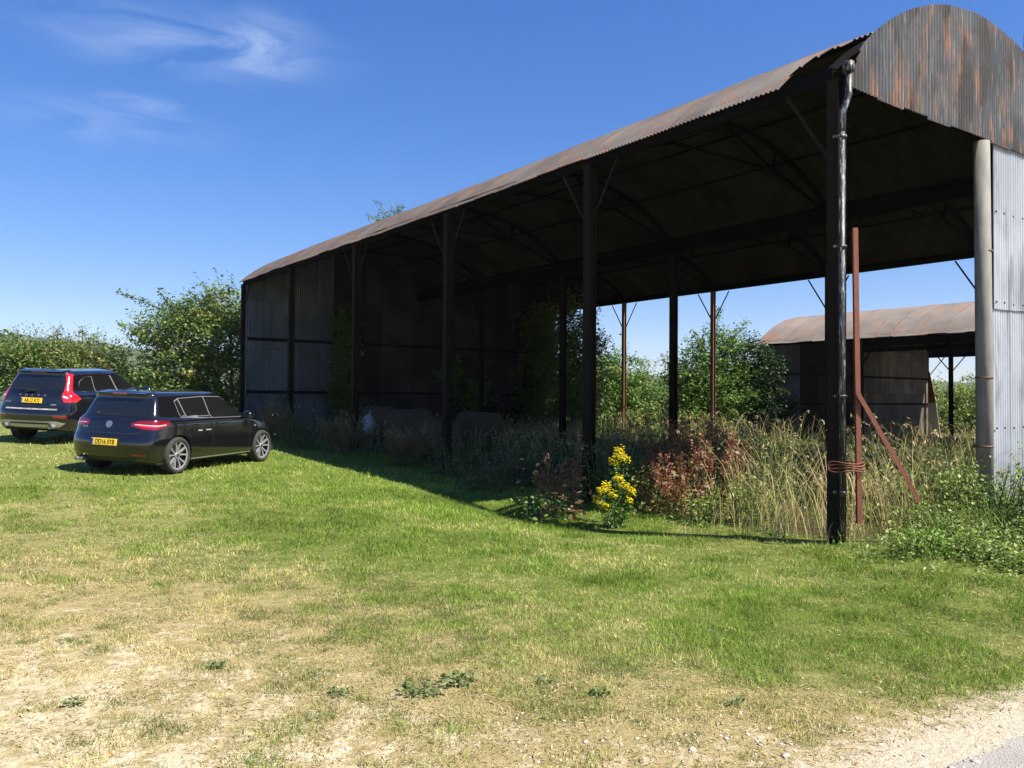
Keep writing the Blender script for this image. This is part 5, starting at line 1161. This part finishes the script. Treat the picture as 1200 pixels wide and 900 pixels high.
# seen through the open rear side
tree('shrub', 'rounded bright green shrub between the second post and the first rusty rear post', 'shrub', 'trees seen through the barn', (4.6, 38.0), [(-.7, 0, 2.5, 1.4, 1.1, 1.0), (.4, 0, 2.4, 1.3, 1.1, 1.0), (-.6, -.5, 1.4, 1.6, 1.1, 1.0), (1.0, -.3, 1.4, 1.3, 1.1, 1.0), (0, -.6, .5, 2.0, 1.1, .8)], .13, FRESH, 1.25, None, trunk_r=.1, clr=.34, pale=YEL)
tree('shrub', 'low dark green shrub right of the first rusty rear post', 'shrub', 'trees seen through the barn', (6.5, 40.0), [(0, 0, 1.7, 1.3, 1.1, .9), (.9, 0, .9, 1.6, 1.1, .8), (-.6, 0, .7, 1.5, 1.0, .8)], .13, HAW, 1.2, None, trunk_r=.1, clr=.34)
tree('young_tree', 'feathery young tree with upright shoots beside the second rusty rear post', 'tree', 'trees seen through the barn', (8.3, 33.5), [(0, 0, 3.4, 1.1, .9, .9), (-.9, 0, 2.6, 1.1, .9, .8), (.6, 0, 2.2, .8, .9, .7), (-.3, -.3, 1.7, 1.4, .9, .9), (.5, -.2, 1.1, 1.0, .9, .9), (-1.0, -.3, .9, 1.2, .9, .8)], .12, FRESH, 1.15, None,
     [((0, 0, 3.6), (.15, 0, 5.3)), ((.2, 0, 3.4), (1.35, 0, 4.8)), ((.4, 0, 3.0), (1.8, 0, 3.9)), ((-.5, 0, 3.2), (-.9, 0, 4.4)), ((-.9, 0, 2.6), (-2.1, 0, 3.4)), ((.6, 0, 2.5), (2.0, 0, 2.9)), ((-1, 0, 2.4), (-2.2, 0, 2.4))], .11, .28, 30)
tree('ivy', 'dark ivy swallowing the left corner of the low barn', 'ivy', 'ivy growing on the barn', (9.7, 33.6), [(0, 0, 3.3, .7, .6, .7), (.7, 0, 2.5, .9, .6, .9), (-.2, -.2, 1.9, .9, .6, .9), (.8, -.2, 1.0, 1.1, .7, .9)], .12, ((.02, .045, .012), (.035, .07, .018)), 1.7, None, trunk_r=.08, clr=.28)
tree('shrub', 'yellow-green bush seen through the open end of the low barn', 'shrub', 'trees seen through the barn', (27.5, 50.5), [(-1, 0, 2.6, 2.0, 1.4, 1.2), (1, 0, 2.4, 2.0, 1.4, 1.2), (0, -.5, 1.2, 2.8, 1.4, 1.3), (3, 0, 1.6, 2, 1.4, 1.5)], .17, ((.20, .26, .05), (.27, .31, .07), (.12, .20, .04)), 1.1, -1.0, trunk_r=.12, clr=.42)
for i, (xy, sc_, lab) in enumerate((((12.5, 47), 1.0, 'distant shrub behind the low barn roofline'), ((2.0, 44), .9, 'distant shrub behind the ivy-covered tree'), ((9.6, 46), .9, 'distant shrub behind the feathery young tree'), ((33, 55), 1.3, 'distant shrub at the far right behind the low barn'))):
    tree('shrub', lab, 'shrub', 'trees seen through the barn', xy, [(0, 0, 2.3*sc_, 1.8*sc_, 1.4, 1.0*sc_), (1.4, 0, 1.3*sc_, 1.8, 1.3, 1.0), (-1.4, 0, 1.3*sc_, 1.8, 1.3, 1.0)], .15, HAW, 1.0, None, trunk_r=.1, clr=.4)

# ------------------------------------------------------------------ old round bales and a sack in the shade of the barn
m, t, p = mat('old hay'); g = G(t); c = g.co(); n1 = g.noise(g.map(c, (4, 30, 30)), 1, 6, .7); g.lk(g.mix(n1, (.04, .028, .014), (.13, .09, .045)), p.inputs['Base Color']); p.inputs['Roughness'].default_value = 1; g.bump(n1, p, 1, .05); M['hay'] = m
for k, (s, T, r_, lab) in enumerate(((2.1, 14.6, .62, 'old round hay bale in the shade just left of the third post'), (2.7, 16.0, .60, 'sunken hay bale in the shade midway between third and fourth posts'), (1.9, 12.9, .52, 'slumped hay bale seen right of the third post'), (3.4, 19.0, .62, 'old hay bale right of the fifth post by the ivy'), (4.2, 14.3, .66, 'hay bale at the back of the heap'))):
    b = MB(); pts = []; rs = []
    for j in range(9): f = j/8; pts.append((-.6+1.2*f, 0, r_*.9)); rs.append(r_*(.86 if j in (0, 8) else 1)*(1+.03*math.sin(j*2+k)))
    b.tube(pts, rs, 28)
    for vv in b.bm.verts:
        vv.co.z *= .93; q = vv.co*3+Vector((k, 0, 0)); vv.co += Vector((0, math.sin(q.x*2.1+q.z)*.02, math.sin(q.y*2.3+q.x)*.03))
    o = b.build('hay_bale', M['hay']); x, y = WP(s, T); o.location = (x, y, float(zg(x, y))-.06); o.rotation_euler = (0, 0, random.uniform(-.5, .9)); tag(o, lab, 'hay bale', 'old hay bales inside the barn')
b = MB(); bmesh.ops.create_uvsphere(b.bm, u_segments=20, v_segments=14, radius=1, matrix=Matrix.Diagonal((.20, .16, .32, 1)))
for vv in b.bm.verts: q = vv.co; vv.co += Vector((math.sin(q.z*22)*.02, math.cos(q.x*20+q.z*14)*.02, 0)); vv.co.z = max(vv.co.z, -.24)
for f in b.bm.faces: f.smooth = True
b.tube([(0, 0, .28), (.02, 0, .36), (.06, .02, .42)], [.04, .02, .06], 10)
o = b.build('plastic_sack', simple('dull white plastic', (.30, .32, .34), .5)); x, y = WP(1.35, 15.7); o.location = (x, y, float(zg(x, y))+.5); tag(o, 'pale plastic sack lying in the weeds left of the hay bales', 'sack')

# ------------------------------------------------------------------ summer air
m = bpy.data.materials.new('summer haze'); m.use_nodes = True; t = m.node_tree; t.nodes.clear()
o_ = N(t, 'ShaderNodeOutputMaterial'); v_ = N(t, 'ShaderNodeVolumePrincipled'); v_.inputs['Color'].default_value = (.80, .88, 1, 1); v_.inputs['Density'].default_value = .00016; v_.inputs['Anisotropy'].default_value = .2
t.links.new(v_.outputs[0], o_.inputs['Volume'])
tag(MB().box((-1350, -1350, -16), (1350, 1350, 70)).build('haze', m), kind='stuff')
